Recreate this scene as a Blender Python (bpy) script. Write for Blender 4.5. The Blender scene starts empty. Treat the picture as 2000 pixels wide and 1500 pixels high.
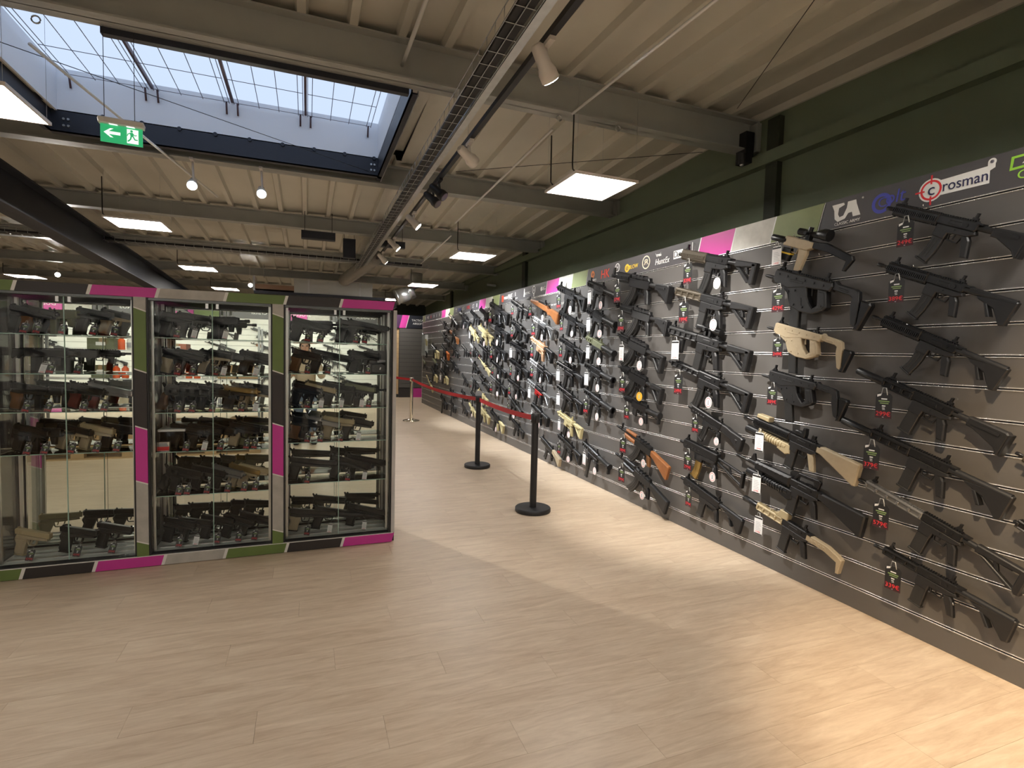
import bpy, bmesh, math, random
from mathutils import Vector, Matrix
R = random.Random(7)
scn = bpy.context.scene
COL = scn.collection

# ------------------------------------------------------------------ camera
F_PX, YAW, PITCH, ROLL = 1035.37, .368904, -.0570882, .0254577
CAM_Z = 1.428
def cam_axes():
    f = Vector((math.sin(YAW)*math.cos(PITCH), math.cos(YAW)*math.cos(PITCH), math.sin(PITCH)))
    r = Vector((math.cos(YAW), -math.sin(YAW), 0)); u = r.cross(f)
    c, s = math.cos(ROLL), math.sin(ROLL)
    return c*r+s*u, -s*r+c*u, f
CR, CU, CF = cam_axes()
cd = bpy.data.cameras.new('camera'); cam = bpy.data.objects.new('camera', cd); COL.objects.link(cam)
cam.matrix_world = Matrix((( CR.x, CU.x, -CF.x, 0), (CR.y, CU.y, -CF.y, 0), (CR.z, CU.z, -CF.z, CAM_Z), (0, 0, 0, 1)))
cd.sensor_width = 36; cd.lens = F_PX/2000*36; cd.clip_start = .01; cd.clip_end = 200
scn.camera = cam

# ------------------------------------------------------------------ world (overcast daylight above the roof) and exposure
w = bpy.data.worlds.new('overcast_sky'); scn.world = w; w.use_nodes = True
w.node_tree.nodes['Background'].inputs[0].default_value = (.72, .83, 1, 1)
w.node_tree.nodes['Background'].inputs[1].default_value = .46
vs = scn.view_settings; vs.view_transform = 'Standard'; vs.look = 'None'; vs.gamma = 1; vs.use_curve_mapping = False
vs.exposure = 1.22
PANEL_POWER = 13.0       # radiance of the hung light panels
SPOT_W = 230.0            # watts of one track spot
cy = scn.cycles
cy.transparent_max_bounces = 24; cy.max_bounces = 7; cy.glossy_bounces = 4; cy.diffuse_bounces = 4; cy.adaptive_threshold = .03
cy.sample_clamp_indirect = 4; cy.use_denoising = True; cy.use_light_tree = False

# ------------------------------------------------------------------ helpers
def ray(px, py):
    return CR*((px-1000)/F_PX) - CU*((py-750)/F_PX) + CF
def onX(px, py, X):
    d = ray(px, py); t = X/d.x; return Vector((X, d.y*t, CAM_Z+d.z*t))
def onY(px, py, Y):
    d = ray(px, py); t = Y/d.y; return Vector((d.x*t, Y, CAM_Z+d.z*t))
def onZ(px, py, Z):
    d = ray(px, py); t = (Z-CAM_Z)/d.z; return Vector((d.x*t, d.y*t, Z))

MATS = {}
def mat(name, col=(.5,.5,.5), rough=.5, metal=0, emit=None, strength=0, noise=None, bump=0, spec=.5, sheen=0):
    if name in MATS: return MATS[name]
    m = bpy.data.materials.new(name); m.use_nodes = True; MATS[name] = m
    nt = m.node_tree; b = nt.nodes['Principled BSDF']
    b.inputs['Base Color'].default_value = (*col, 1); b.inputs['Roughness'].default_value = rough
    b.inputs['Metallic'].default_value = metal; b.inputs['Specular IOR Level'].default_value = spec
    if emit:
        b.inputs['Emission Color'].default_value = (*emit, 1); b.inputs['Emission Strength'].default_value = strength
    if noise:
        sc, amt = noise
        tc = nt.nodes.new('ShaderNodeTexCoord'); n = nt.nodes.new('ShaderNodeTexNoise')
        n.inputs['Scale'].default_value = sc; n.inputs['Detail'].default_value = 6
        nt.links.new(tc.outputs['Object'], n.inputs['Vector'])
        mx = nt.nodes.new('ShaderNodeMix'); mx.data_type = 'RGBA'
        mx.inputs['A'].default_value = (*[c*(1-amt) for c in col], 1); mx.inputs['B'].default_value = (*[min(1, c*(1+amt)) for c in col], 1)
        nt.links.new(n.outputs['Fac'], mx.inputs['Factor']); nt.links.new(mx.outputs['Result'], b.inputs['Base Color'])
        if bump:
            bp = nt.nodes.new('ShaderNodeBump'); bp.inputs['Strength'].default_value = bump; bp.inputs['Distance'].default_value = .002
            nt.links.new(n.outputs['Fac'], bp.inputs['Height']); nt.links.new(bp.outputs['Normal'], b.inputs['Normal'])
    return m

def glass_mat(name, tint, refl):
    m = bpy.data.materials.new(name); m.use_nodes = True; MATS[name] = m; nt = m.node_tree; nt.nodes.clear()
    o = nt.nodes.new('ShaderNodeOutputMaterial'); t = nt.nodes.new('ShaderNodeBsdfTransparent'); g = nt.nodes.new('ShaderNodeBsdfGlossy')
    fr = nt.nodes.new('ShaderNodeFresnel'); mx = nt.nodes.new('ShaderNodeMixShader'); mu = nt.nodes.new('ShaderNodeMath'); mu.operation = 'MULTIPLY'
    fr.inputs['IOR'].default_value = 1.45; mu.inputs[1].default_value = refl
    t.inputs['Color'].default_value = (*tint, 1); g.inputs['Roughness'].default_value = .02
    nt.links.new(fr.outputs[0], mu.inputs[0]); nt.links.new(mu.outputs[0], mx.inputs[0]); nt.links.new(t.outputs[0], mx.inputs[1]); nt.links.new(g.outputs[0], mx.inputs[2])
    nt.links.new(mx.outputs[0], o.inputs[0]); return m

def link(o, parent=None):
    COL.objects.link(o)
    if parent: o.parent = parent
    return o
def tag(o, label, cat=None, group=None, kind=None):
    o['label'] = label
    if cat: o['category'] = cat
    if group: o['group'] = group
    if kind: o['kind'] = kind
    return o
def empty(name, loc=(0,0,0), mw=None):
    o = bpy.data.objects.new(name, None); o.empty_display_size = .05; COL.objects.link(o)
    if mw is not None: o.matrix_world = mw
    else: o.location = loc
    return o

class MB:
    """collects shapes; build() links them as one mesh object"""
    def __init__(s): s.v = []; s.f = []; s.m = []; s.sm = []
    def add(s, vs, fs, mi=0, smooth=False):
        b = len(s.v); s.v += [tuple(p) for p in vs]
        for f in fs: s.f.append([b+i for i in f]); s.m.append(mi); s.sm.append(smooth)
        return s
    def box(s, x0, x1, y0, y1, z0, z1, mi=0):
        x0, x1 = min(x0, x1), max(x0, x1); y0, y1 = min(y0, y1), max(y0, y1); z0, z1 = min(z0, z1), max(z0, z1)
        return s.add([(x0,y0,z0),(x1,y0,z0),(x1,y1,z0),(x0,y1,z0),(x0,y0,z1),(x1,y0,z1),(x1,y1,z1),(x0,y1,z1)],
                     [(0,3,2,1),(4,5,6,7),(0,1,5,4),(1,2,6,5),(2,3,7,6),(3,0,4,7)], mi)
    def ext(s, poly, w, y0=0, c=.003, mi=0):
        """polygon in (x, z) extruded along y about y0 by width w with chamfered edges"""
        a = sum(poly[i][0]*poly[(i+1)%len(poly)][1]-poly[(i+1)%len(poly)][0]*poly[i][1] for i in range(len(poly)))
        if a < 0: poly = poly[::-1]
        n = len(poly); c = min(c, w*.45); ins = []
        for i in range(n):
            p0, p, p1 = poly[i-1], poly[i], poly[(i+1)%n]
            d0 = Vector((p[0]-p0[0], p[1]-p0[1])); d1 = Vector((p1[0]-p[0], p1[1]-p[1]))
            d0.normalize(); d1.normalize()
            nn = Vector((-d0.y, d0.x))+Vector((-d1.y, d1.x)); L = nn.length
            if L < .3: nn = Vector((-d1.y, d1.x)); k = 1
            else: nn /= L; k = min(1/max(.35, L/2), 2)
            ins.append((p[0]+nn.x*c*k, p[1]+nn.y*c*k))
        V = [(x, y0-w/2, z) for x, z in ins]+[(x, y0-w/2+c, z) for x, z in poly]+[(x, y0+w/2-c, z) for x, z in poly]+[(x, y0+w/2, z) for x, z in ins]
        Fs = [list(range(n)), list(range(4*n-1, 3*n-1, -1))]
        for k in range(3):
            for i in range(n):
                j = (i+1)%n; Fs.append((k*n+j, k*n+i, (k+1)*n+i, (k+1)*n+j))
        return s.add(V, Fs, mi)
    def lathe(s, prof, axis='x', c=(0,0,0), seg=12, mi=0, caps=True):
        """prof: (along, radius) list, revolved round an axis through c"""
        ax = {'x':0,'y':1,'z':2}[axis]; o = [(ax+1)%3, (ax+2)%3]; V = []; Fs = []
        for t, r in prof:
            for k in range(seg):
                a = 2*math.pi*k/seg; p = [c[0], c[1], c[2]]
                p[ax] += t; p[o[0]] += r*math.cos(a); p[o[1]] += r*math.sin(a); V.append(tuple(p))
        for i in range(len(prof)-1):
            for k in range(seg):
                j = (k+1)%seg; Fs.append((i*seg+k, i*seg+j, (i+1)*seg+j, (i+1)*seg+k))
        s.add(V, Fs, mi, True)
        if caps:
            s.add(V[:seg], [list(range(seg))[::-1]], mi); s.add(V[-seg:], [list(range(seg))], mi)
        return s
    def tube(s, pts, r, seg=6, mi=0):
        pts = [Vector(p) for p in pts]; V = []; Fs = []; up = Vector((0,0,1))
        for i, p in enumerate(pts):
            d = (pts[min(i+1, len(pts)-1)]-pts[max(i-1, 0)]).normalized()
            a = d.cross(up if abs(d.z) < .95 else Vector((1,0,0))).normalized(); b = d.cross(a)
            rr = r[i] if isinstance(r, (list, tuple)) else r
            for k in range(seg):
                t = 2*math.pi*k/seg; V.append(p+(a*math.cos(t)+b*math.sin(t))*rr)
        for i in range(len(pts)-1):
            for k in range(seg):
                j = (k+1)%seg; Fs.append((i*seg+k, i*seg+j, (i+1)*seg+j, (i+1)*seg+k))
        Fs += [list(range(seg)), list(range((len(pts)-1)*seg, len(pts)*seg))]
        return s.add(V, Fs, mi, True)
    def mesh(s, name, mats):
        me = bpy.data.meshes.new(name); me.from_pydata(s.v, [], s.f)
        for m in (mats if isinstance(mats, (list, tuple)) else [mats]): me.materials.append(m)
        me.polygons.foreach_set('material_index', s.m); me.polygons.foreach_set('use_smooth', s.sm)
        bm = bmesh.new(); bm.from_mesh(me); bmesh.ops.recalc_face_normals(bm, faces=bm.faces); bm.to_mesh(me); bm.free()
        return me
    def build(s, name, mats, parent=None):
        return link(bpy.data.objects.new(name, s.mesh(name, mats)), parent)

def new_obj(name, me, parent=None): return link(bpy.data.objects.new(name, me), parent)

_txt = {}
def text_mesh(s, size, extrude=.0008):
    k = (s, size, extrude)
    if k not in _txt:
        cu = bpy.data.curves.new('lettering', 'FONT'); cu.body = s; cu.size = size; cu.extrude = extrude; cu.align_x = 'CENTER'; cu.align_y = 'CENTER'; cu.resolution_u = 3
        o = bpy.data.objects.new('lettering', cu); COL.objects.link(o); bpy.context.view_layer.update()
        _txt[k] = bpy.data.meshes.new_from_object(o.evaluated_get(bpy.context.evaluated_depsgraph_get()))
        bpy.data.objects.remove(o); bpy.data.curves.remove(cu)
    return _txt[k]

# ------------------------------------------------------------------ materials
GREY_ALU = mat('brushed_aluminium', (.62,.62,.61), .28, .9)
BLACKM = mat('black_gun_metal', (.010,.010,.011), .33, .2, noise=(60,.2), spec=.5)
BLACKP = mat('black_polymer', (.011,.011,.012), .42, 0, noise=(80,.2))
MAGM = mat('dark_magazine_polymer', (.018,.018,.018), .4)
TANP = mat('tan_polymer', (.40,.325,.215), .55, noise=(40,.1))
TANM = mat('tan_coated_metal', (.42,.34,.20), .45, .1)
PALET = mat('pale_khaki_polymer', (.52,.45,.24), .5)
WOOD = mat('orange_brown_wood', (.27,.10,.03), .4, noise=(25,.35))
SILVER = mat('silver_gun_metal', (.55,.56,.58), .28, .85)
COPPER = mat('copper_tan_metal', (.55,.33,.2), .4, .3)
GREYM = mat('grey_gun_metal', (.2,.2,.2), .35, .6)
BROWNG = mat('brown_grey_gun_metal', (.085,.07,.05), .42, .3)
REDM = mat('red_anodised_metal', (.4,.02,.02), .35, .4)
GREENP = mat('olive_polymer', (.14,.15,.08), .55)
GOLDM = mat('brass_gold_metal', (.45,.3,.1), .3, .8)
BROWNP = mat('brown_grip', (.16,.07,.025), .5)
REDG = mat('dark_red_grip', (.14,.015,.012), .45)
WHITE = mat('white_card', (.8,.8,.8), .6)
BLACKC = mat('black_card', (.012,.012,.013), .5)
REDC = mat('red_print', (.75,.03,.04), .6)
GREENC = mat('green_print', (.22,.32,.12), .6)
GREYC = mat('grey_print', (.35,.35,.38), .6)
WHITEPAINT = mat('white_paint', (.75,.75,.73), .5)
BLACKPAINT = mat('black_paint', (.012,.012,.014), .5)
MAGENTA = mat('magenta_print', (.56,.04,.30), .5)
GREENPR = mat('olive_green_print', (.13,.19,.05), .5, noise=(9,.18))
CONC = mat('concrete_print', (.42,.40,.36), .55, noise=(14,.3))
DARKPR = mat('dark_brown_print', (.03,.025,.024), .5)
DARKHD = mat('dark_header_print', (.07,.066,.07), .45)
HGREEN = mat('pale_olive_header_print', (.23,.275,.11), .5, noise=(9,.18))
HCONC = mat('pale_concrete_header_print', (.55,.54,.49), .55, noise=(14,.3))
GLASS = glass_mat('clear_glass', (.98,.992,.985), .6)
SHELFG = glass_mat('shelf_glass', (.93,.975,.955), 1.0)
EDGE = mat('green_glass_edge', (.42,.62,.54), .25)
BOARD = mat('taupe_board_laminate', (.105,.098,.092), .42, noise=(3,.05))
STEEL = mat('grey_purlin_steel', (.36,.37,.35), .45, .15, noise=(4,.12))
NAVY = mat('dark_blue_steel', (.022,.026,.038), .45, .2)
GALV = mat('galvanised_steel', (.5,.52,.53), .3, .85, noise=(18,.2))

# ================================================================== SETTING
W_X, W_TOP, W_FAR, W_NEAR = 2.97, 2.404, 14.62, -1.2
YC = 3.953                 # front plane of the cabinets
WALL_X = 3.95
RIDGE_Y, RIDGE_Z = 4.0, 3.66
def ceil_z(y): return RIDGE_Z-.042*abs(y-RIDGE_Y)
X_L, Y_B, Y_F = -11.0, -7.8, 19.0

# floor: planks along X, near ones single objects
fm = bpy.data.materials.new('pale_oak_vinyl'); fm.use_nodes = True; nt = fm.node_tree; N = nt.nodes.new; Lk = nt.links.new
b = nt.nodes['Principled BSDF']; geo = N('ShaderNodeNewGeometry'); sep = N('ShaderNodeSeparateXYZ'); Lk(geo.outputs['Position'], sep.inputs[0])
def math_(op, a, bb=None):
    n = N('ShaderNodeMath'); n.operation = op
    for i, q in enumerate((a, bb)):
        if q is None: continue
        if isinstance(q, (int, float)): n.inputs[i].default_value = q
        else: Lk(q, n.inputs[i])
    return n.outputs[0]
PW, PL = .185, 1.22
row = math_('FLOOR', math_('DIVIDE', sep.outputs['Y'], PW))
off = math_('MULTIPLY', math_('FRACT', math_('MULTIPLY', row, .377)), PL)
colm = math_('FLOOR', math_('DIVIDE', math_('ADD', sep.outputs['X'], off), PL))
cmb = N('ShaderNodeCombineXYZ'); Lk(row, cmb.inputs[0]); Lk(colm, cmb.inputs[1])
wn = N('ShaderNodeTexWhiteNoise'); wn.noise_dimensions = '2D'; Lk(cmb.outputs[0], wn.inputs['Vector'])
mp = N('ShaderNodeMapping'); mp.inputs['Scale'].default_value = (1.9, 13, 1); 
va = N('ShaderNodeVectorMath'); va.operation = 'ADD'; Lk(geo.outputs['Position'], va.inputs[0])
vs2 = N('ShaderNodeVectorMath'); vs2.operation = 'SCALE'; vs2.inputs['Scale'].default_value = 9; Lk(wn.outputs['Color'], vs2.inputs[0]); Lk(vs2.outputs[0], va.inputs[1])
Lk(va.outputs[0], mp.inputs[0])
n1 = N('ShaderNodeTexNoise'); n1.inputs['Scale'].default_value = 1.5; n1.inputs['Detail'].default_value = 7; n1.inputs['Roughness'].default_value = .62; n1.inputs['Distortion'].default_value = 1.1; Lk(mp.outputs[0], n1.inputs['Vector'])
n2 = N('ShaderNodeTexNoise'); n2.inputs['Scale'].default_value = 9; n2.inputs['Detail'].default_value = 4; Lk(mp.outputs[0], n2.inputs['Vector'])
tone = math_('ADD', math_('ADD', math_('MULTIPLY', n1.outputs['Fac'], .78), math_('MULTIPLY', n2.outputs['Fac'], .22)), math_('MULTIPLY', math_('SUBTRACT', wn.outputs['Value'], .5), .055))
cr = N('ShaderNodeValToRGB'); e = cr.color_ramp.elements; e[0].position = .30; e[0].color = (.46,.34,.237,1); e[1].position = .72; e[1].color = (.69,.565,.425,1)
mid = cr.color_ramp.elements.new(.5); mid.color = (.575,.45,.325,1)
Lk(tone, cr.inputs[0]); Lk(cr.outputs[0], b.inputs['Base Color'])
b.inputs['Roughness'].default_value = .36; b.inputs['Specular IOR Level'].default_value = .4
rr_ = math_('ADD', math_('MULTIPLY', n1.outputs['Fac'], .25), .25); Lk(rr_, b.inputs['Roughness'])
bp = N('ShaderNodeBump'); bp.inputs['Strength'].default_value = .15; bp.inputs['Distance'].default_value = .001; Lk(n2.outputs['Fac'], bp.inputs['Height']); Lk(bp.outputs[0], b.inputs['Normal'])
JOINT = mat('dark_floor_joint', (.30,.23,.16), .8)

fl = MB().box(X_L-.2, WALL_X+.3, Y_B-.3, Y_F+.3, -.12, -.004).build('floor', JOINT)
tag(fl, 'pale oak plank floor of the shop', kind='structure')
def planks():
    rest = MB(); shared = {}
    y_rows = range(math.floor(Y_B/PW), math.ceil(Y_F/PW))
    for r in y_rows:
        off = ((r*.377) % 1)*PL
        for c in range(math.floor((X_L+off)/PL), math.ceil((WALL_X+off)/PL)):
            x0 = max(c*PL-off, X_L); x1 = min((c+1)*PL-off, WALL_X); y0 = r*PW
            if x1-x0 < .02: continue
            near = .6 < y0 < 7.6 and x1 > -.43*(y0+.2)-.2 and x0 < W_X
            if y0+PW > YC+.05 and y0 < 7.6 and x1 < .62: near = near and False
            if near and x1 <= W_X+.9:
                L = round(x1-x0, 3)
                if L not in shared:
                    shared[L] = MB().add([(0,0,-.004),(L,0,-.004),(L,PW,-.004),(0,PW,-.004),(.0005,.0005,0),(L-.0005,.0005,0),(L-.0005,PW-.0005,0),(.0005,PW-.0005,0)],
                        [(4,5,6,7),(0,1,5,4),(1,2,6,5),(2,3,7,6),(3,0,4,7)]).mesh('plank', fm)
                p = new_obj('plank', shared[L], fl); p.location = (x0, y0, 0)
            else:
                rest.add([(x0+.0005,y0+.0005,0),(x1-.0005,y0+.0005,0),(x1-.0005,y0+PW-.0005,0),(x0+.0005,y0+PW-.0005,0)], [(0,1,2,3)])
    o = rest.build('plank_field', fm, fl); o['kind'] = 'stuff'
planks()

# green right wall with girt and column
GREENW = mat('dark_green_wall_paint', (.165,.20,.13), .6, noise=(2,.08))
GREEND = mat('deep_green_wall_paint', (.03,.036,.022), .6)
BACKW = mat('black_green_wall_paint', (.035,.042,.036), .65)
g = MB().box(WALL_X, WALL_X+.2, Y_B-.3, Y_F+.3, -.1, 3.9).build('wall_right', GREENW); tag(g, 'dark green painted wall above the slatted gun display', kind='structure')
# horizontal girt as seen: a proud flat rail
zg0 = onX(1640, 283, WALL_X-.05).z; zg1 = onX(1640, 243, WALL_X-.05).z
MB().box(WALL_X-.09, WALL_X+.01, Y_B, Y_F, 3.20, 3.31).build('girt', GREENW, g)
cA = onX(1487, 425, WALL_X-.08).y; cB = onX(1509, 425, WALL_X-.08).y
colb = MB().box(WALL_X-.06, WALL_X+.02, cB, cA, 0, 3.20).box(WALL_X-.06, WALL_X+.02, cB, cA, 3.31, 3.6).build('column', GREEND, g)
for yy in (9.6, 15.2, -1.6):
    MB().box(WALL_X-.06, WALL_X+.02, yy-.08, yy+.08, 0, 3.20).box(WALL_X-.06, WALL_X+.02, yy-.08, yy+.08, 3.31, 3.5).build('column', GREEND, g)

wl = MB().box(X_L-.2, X_L, Y_B-.3, Y_F+.3, -.1, 3.9).build('wall_left', BACKW); tag(wl, 'dark side wall far to the left', kind='structure')
wb = MB().box(X_L-.2, WALL_X+.2, Y_F, Y_F+.2, -.1, 3.9).build('wall_back', BACKW); tag(wb, 'dark rear wall at the far end of the shop', kind='structure')
wf = MB().box(X_L-.2, WALL_X+.2, Y_B-.2, Y_B, -.1, 3.9).build('wall_front', mat('off_white_wall_paint', (.6,.6,.57), .6)); tag(wf, 'pale wall behind the photographer, seen in the cabinet mirrors', kind='structure')

# corrugated roof deck: one sheet object per metre, hole for the skylight
SK = dict(x0=-2.15, x1=.72, y0=4.12, y1=6.18, zo=3.55, zt=3.93)
DECK = mat('beige_grey_roof_deck', (.58,.56,.49), .5, .1, noise=(1.5,.12))
cl = MB().box(X_L-.2, WALL_X+.2, Y_B-.2, SK['y0']-.03, 3.86, 3.92).box(X_L-.2, WALL_X+.2, SK['y1']+.03, Y_F+.2, 3.86, 3.92).box(X_L-.2, SK['x0']-.03, SK['y0']-.03, SK['y1']+.03, 3.86, 3.92).box(SK['x1']+.03, WALL_X+.2, SK['y0']-.03, SK['y1']+.03, 3.86, 3.92).build('ceiling', mat('roof_board', (.3,.3,.3), .8))
tag(cl, 'ribbed beige steel roof deck over the shop', kind='structure')
PITCH_R = 1/3
def sheet(x0, n, y0, y1):
    mb = MB(); prof = []
    for k in range(n):
        a = x0+k*PITCH_R
        prof += [(a, 0), (a+.245, 0), (a+.262, -.055), (a+.316, -.055), (a+PITCH_R, 0)] if k == n-1 else [(a, 0), (a+.245, 0), (a+.262, -.055), (a+.316, -.055)]
    ys = [y0]+([RIDGE_Y] if y0 < RIDGE_Y < y1 else [])+[y1]
    V = [(x, y, ceil_z(y)+.055+z) for y in ys for x, z in prof]; n_ = len(prof)
    Fs = [(j*n_+i, j*n_+i+1, (j+1)*n_+i+1, (j+1)*n_+i) for j in range(len(ys)-1) for i in range(n_-1)]
    mb.add(V, Fs); mb.build('roof_sheet', DECK, cl)
x = X_L
while x < WALL_X:
    x1 = x+3*PITCH_R
    if x1 <= SK['x0'] or x >= SK['x1']: sheet(x, 3, Y_B, Y_F)
    else:
        sheet(x, 3, Y_B, SK['y0']); sheet(x, 3, SK['y1'], Y_F)
    x = x1
# skylight surround filling the deck between whole sheets and the opening
skx0, skx1 = X_L+math.floor((SK['x0']-X_L))*1.0, X_L+math.ceil((SK['x1']-X_L))*1.0
for a, bq in ((skx0, SK['x0']), (SK['x1'], skx1)):
    n = int(round((bq-a)/PITCH_R))
    n = int((bq-a-.03)/PITCH_R)
    if n > 0: sheet(a if a == skx0 else bq-n*PITCH_R, n, SK['y0'], SK['y1'])
    MB().box(a if a == skx0 else a+.025, bq-(.025 if a == skx0 else 0), SK['y0'], SK['y1'], 3.68, 3.70).build('filler_sheet', DECK, cl)

# skylight
SHAFT = mat('white_shaft_lining', (.72,.76,.82), .55)
sw = empty('window_1', (-.7, 5.1, 3.6)); tag(sw, 'rectangular rooflight with translucent sheet and safety mesh', kind='structure')
def schild(mb, n, m): o = mb.build(n, m); o.parent = sw; o.matrix_parent_inverse = Matrix.Translation(-sw.location); return o
x0, x1, y0, y1, zo, zt = (SK[k] for k in ('x0','x1','y0','y1','zo','zt'))
for n_, bx in (('lining', (x0-.02, x0, y0, y1, zo, zt)), ('lining', (x1, x1+.02, y0, y1, zo, zt)), ('lining', (x0, x1, y1, y1+.02, zo, zt)), ('lining', (x0, x1, y0-.02, y0, zo, zt))):
    schild(MB().box(*bx), n_, SHAFT)
tr = bpy.data.materials.new('translucent_sheet'); tr.use_nodes = True; nt = tr.node_tree; nt.nodes.clear()
o_ = nt.nodes.new('ShaderNodeOutputMaterial'); tl = nt.nodes.new('ShaderNodeBsdfTranslucent'); tl.inputs[0].default_value = (.86,.9,.97,1); nt.links.new(tl.outputs[0], o_.inputs[0])
schild(MB().add([(x0-.1,y0-.1,zt+.001),(x1+.1,y0-.1,zt+.001),(x1+.1,y1+.1,zt+.001),(x0-.1,y1+.1,zt+.001)], [(0,1,2,3)]), 'translucent_pane', tr)
WIRE = mat('grey_mesh_wire', (.16,.15,.18), .5, .4)
zm = 3.86
panels = 4; pwid = (x1-x0-.12)/panels
for k in range(panels):
    a = x0+.06+k*pwid; mb = MB()
    for t in (.03, .09, .36, .63, .90, .965): mb.tube([(a+pwid*t, y0+.02, zm), (a+pwid*t, y1-.04, zm)], .0035, 5)
    for yy in (y0+.25, y0+.95, y0+1.5, y1-.06): mb.tube([(a+.02, yy, zm+.004), (a+pwid-.02, yy, zm+.004)], .003, 5)
    schild(mb, 'safety_mesh', WIRE)
    for xx in (a+.05, a+pwid-.05): schild(MB().tube([(xx, y1-.05, zm+.01), (xx, y1-.012, zm-.10)], .009, 6), 'mesh_bracket', mat('brown_bracket', (.10,.06,.07), .5, .3))
for k in (1, 2, 3):
    xx = x0+.06+k*pwid; schild(MB().box(xx-.012, xx+.012, y0, y1-.01, zm+.02, zm+.05), 'glazing_bar', mat('brown_bracket'))
# steel trimmer frame under the opening
zb, zt2 = 3.36, 3.56
fr = empty('skylight_trimmer_frame', (-.7, 5.1, zb)); tag(fr, 'dark blue steel channel frame around the rooflight opening', 'steel frame')
def fchild(mb, n, m=NAVY): o = mb.build(n, m); o.parent = fr; o.matrix_parent_inverse = Matrix.Translation(-fr.location); return o
fchild(MB().box(x0-.06, x1+.06, y1, y1+.012, zb, zt2).box(x0-.06, x1+.06, y1, y1+.07, zb, zb+.012), 'far_channel')
fchild(MB().box(x0-.06, x0-.048, y0, y1, zb, zt2).box(x0-.10, x0-.048, y0, y1, zb, zb+.012), 'side_channel')
fchild(MB().box(x1+.0, x1+.012, y0, y1, zb, zt2).box(x1+.0, x1+.05, y0, y1+.15, zb, zb+.012), 'side_channel')
fchild(MB().box(x0+.95, x1-.02, y0-.03, y0+.02, zb-.02, zb+.04), 'near_channel')
fchild(MB().box(x1+.05, x1+.058, y0, y1+.15, zb-.01, zb+.03), 'edge_trim', GALV)
for k in range(9): fchild(MB().lathe([(-.014, .02), (.0, .02)], 'y', (x0+.35+k*.31, y1-.002, zt2-.012), 8), 'bolt_boss')
for xx in (x0+.05, x1-.07):
    for zz in (zb+.06, zb+.12): fchild(MB().lathe([(-.012, .011), (0, .011)], 'y', (xx, y1, zz), 8).lathe([(-.012, .011), (0, .011)], 'y', (xx+.035, y1, zz), 8), 'bolt', GALV)

# purlins
def purlin(y, zbot, h, label, xa=X_L, xb=WALL_X, m=STEEL, fl_w=.075):
    t = MB(); zt_ = zbot+h
    t.box(xa, xb, y-.004, y+.004, zbot, zt_).box(xa, xb, y-fl_w, y+fl_w, zbot, zbot+.012).box(xa, xb, y-fl_w, y+fl_w, zt_-.012, zt_)
    o = empty('roof_purlin', (xb, y, zbot)); tag(o, label, 'steel beam', 'steel purlins under the roof deck')
    q = t.build('i_section', m); q.parent = o; q.matrix_parent_inverse = Matrix.Translation(-o.location)
    q = MB().box(xb-.05, xb-.002, y-.1, y+.1, zbot-.01, zbot+h*.9).build('end_plate', m); q.parent = o; q.matrix_parent_inverse = Matrix.Translation(-o.location)
    return o
purlin(4.02, 3.38, ceil_z(4.02)-3.38, 'deep grey steel purlin along the near edge of the rooflight')
purlin(6.42, 3.335, ceil_z(6.42)-3.335, 'grey steel purlin just beyond the rooflight, over the cabinets')
purlin(8.87, 3.255, ceil_z(8.87)-3.255, 'grey steel purlin crossing third from the camera')
purlin(11.3, 3.17, ceil_z(11.3)-3.17, 'grey steel purlin crossing fourth from the camera, dim')
purlin(13.7, 3.08, ceil_z(13.7)-3.08, 'grey steel purlin far back above the gun wall end')
purlin(16.1, 3.0, ceil_z(16.1)-3.0, 'farthest grey steel purlin before the rear wall')
purlin(1.4, 3.27, ceil_z(1.4)-3.27, 'grey steel purlin overhead behind the picture edge')
purlin(-1.2, 3.16, ceil_z(-1.2)-3.16, 'grey steel purlin behind the photographer')
purlin(-4.2, 3.05, ceil_z(-4.2)-3.05, 'grey steel purlin near the pale wall behind')
# main rafter on the left
def rafter(xc, label):
    ys = [Y_B, RIDGE_Y, Y_F]; V = []; t = MB()
    def slab(x0, x1, d0, d1):
        V = []
        for y in ys:
            z = ceil_z(y)-.31
            V += [(x0,y,z-d1),(x1,y,z-d1),(x1,y,z-d0),(x0,y,z-d0)]
        Fs = [(0,1,2,3),(8,9,10,11)]
        for j in range(2):
            for i in range(4): Fs.append((j*4+i, j*4+(i+1)%4, (j+1)*4+(i+1)%4, (j+1)*4+i))
        t.add(V, Fs)
    slab(xc-.006, xc+.006, 0, .42); slab(xc-.11, xc+.11, .40, .42); slab(xc-.11, xc+.11, 0, .02)
    o = t.build('main_rafter', NAVY); tag(o, label, 'steel beam', 'main roof rafters'); return o
rafter(-2.95, 'dark blue main rafter running away from the camera on the left')
rafter(-8.6, 'dark main rafter over the far left of the shop')
# knee brace
q = MB().tube([(-2.9, 5.2, 3.0), (-2.2, 5.2, 3.38)], .02, 4).build('knee_brace', NAVY); tag(q, 'dark diagonal brace between rafter and purlin on the left', 'brace')

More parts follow.
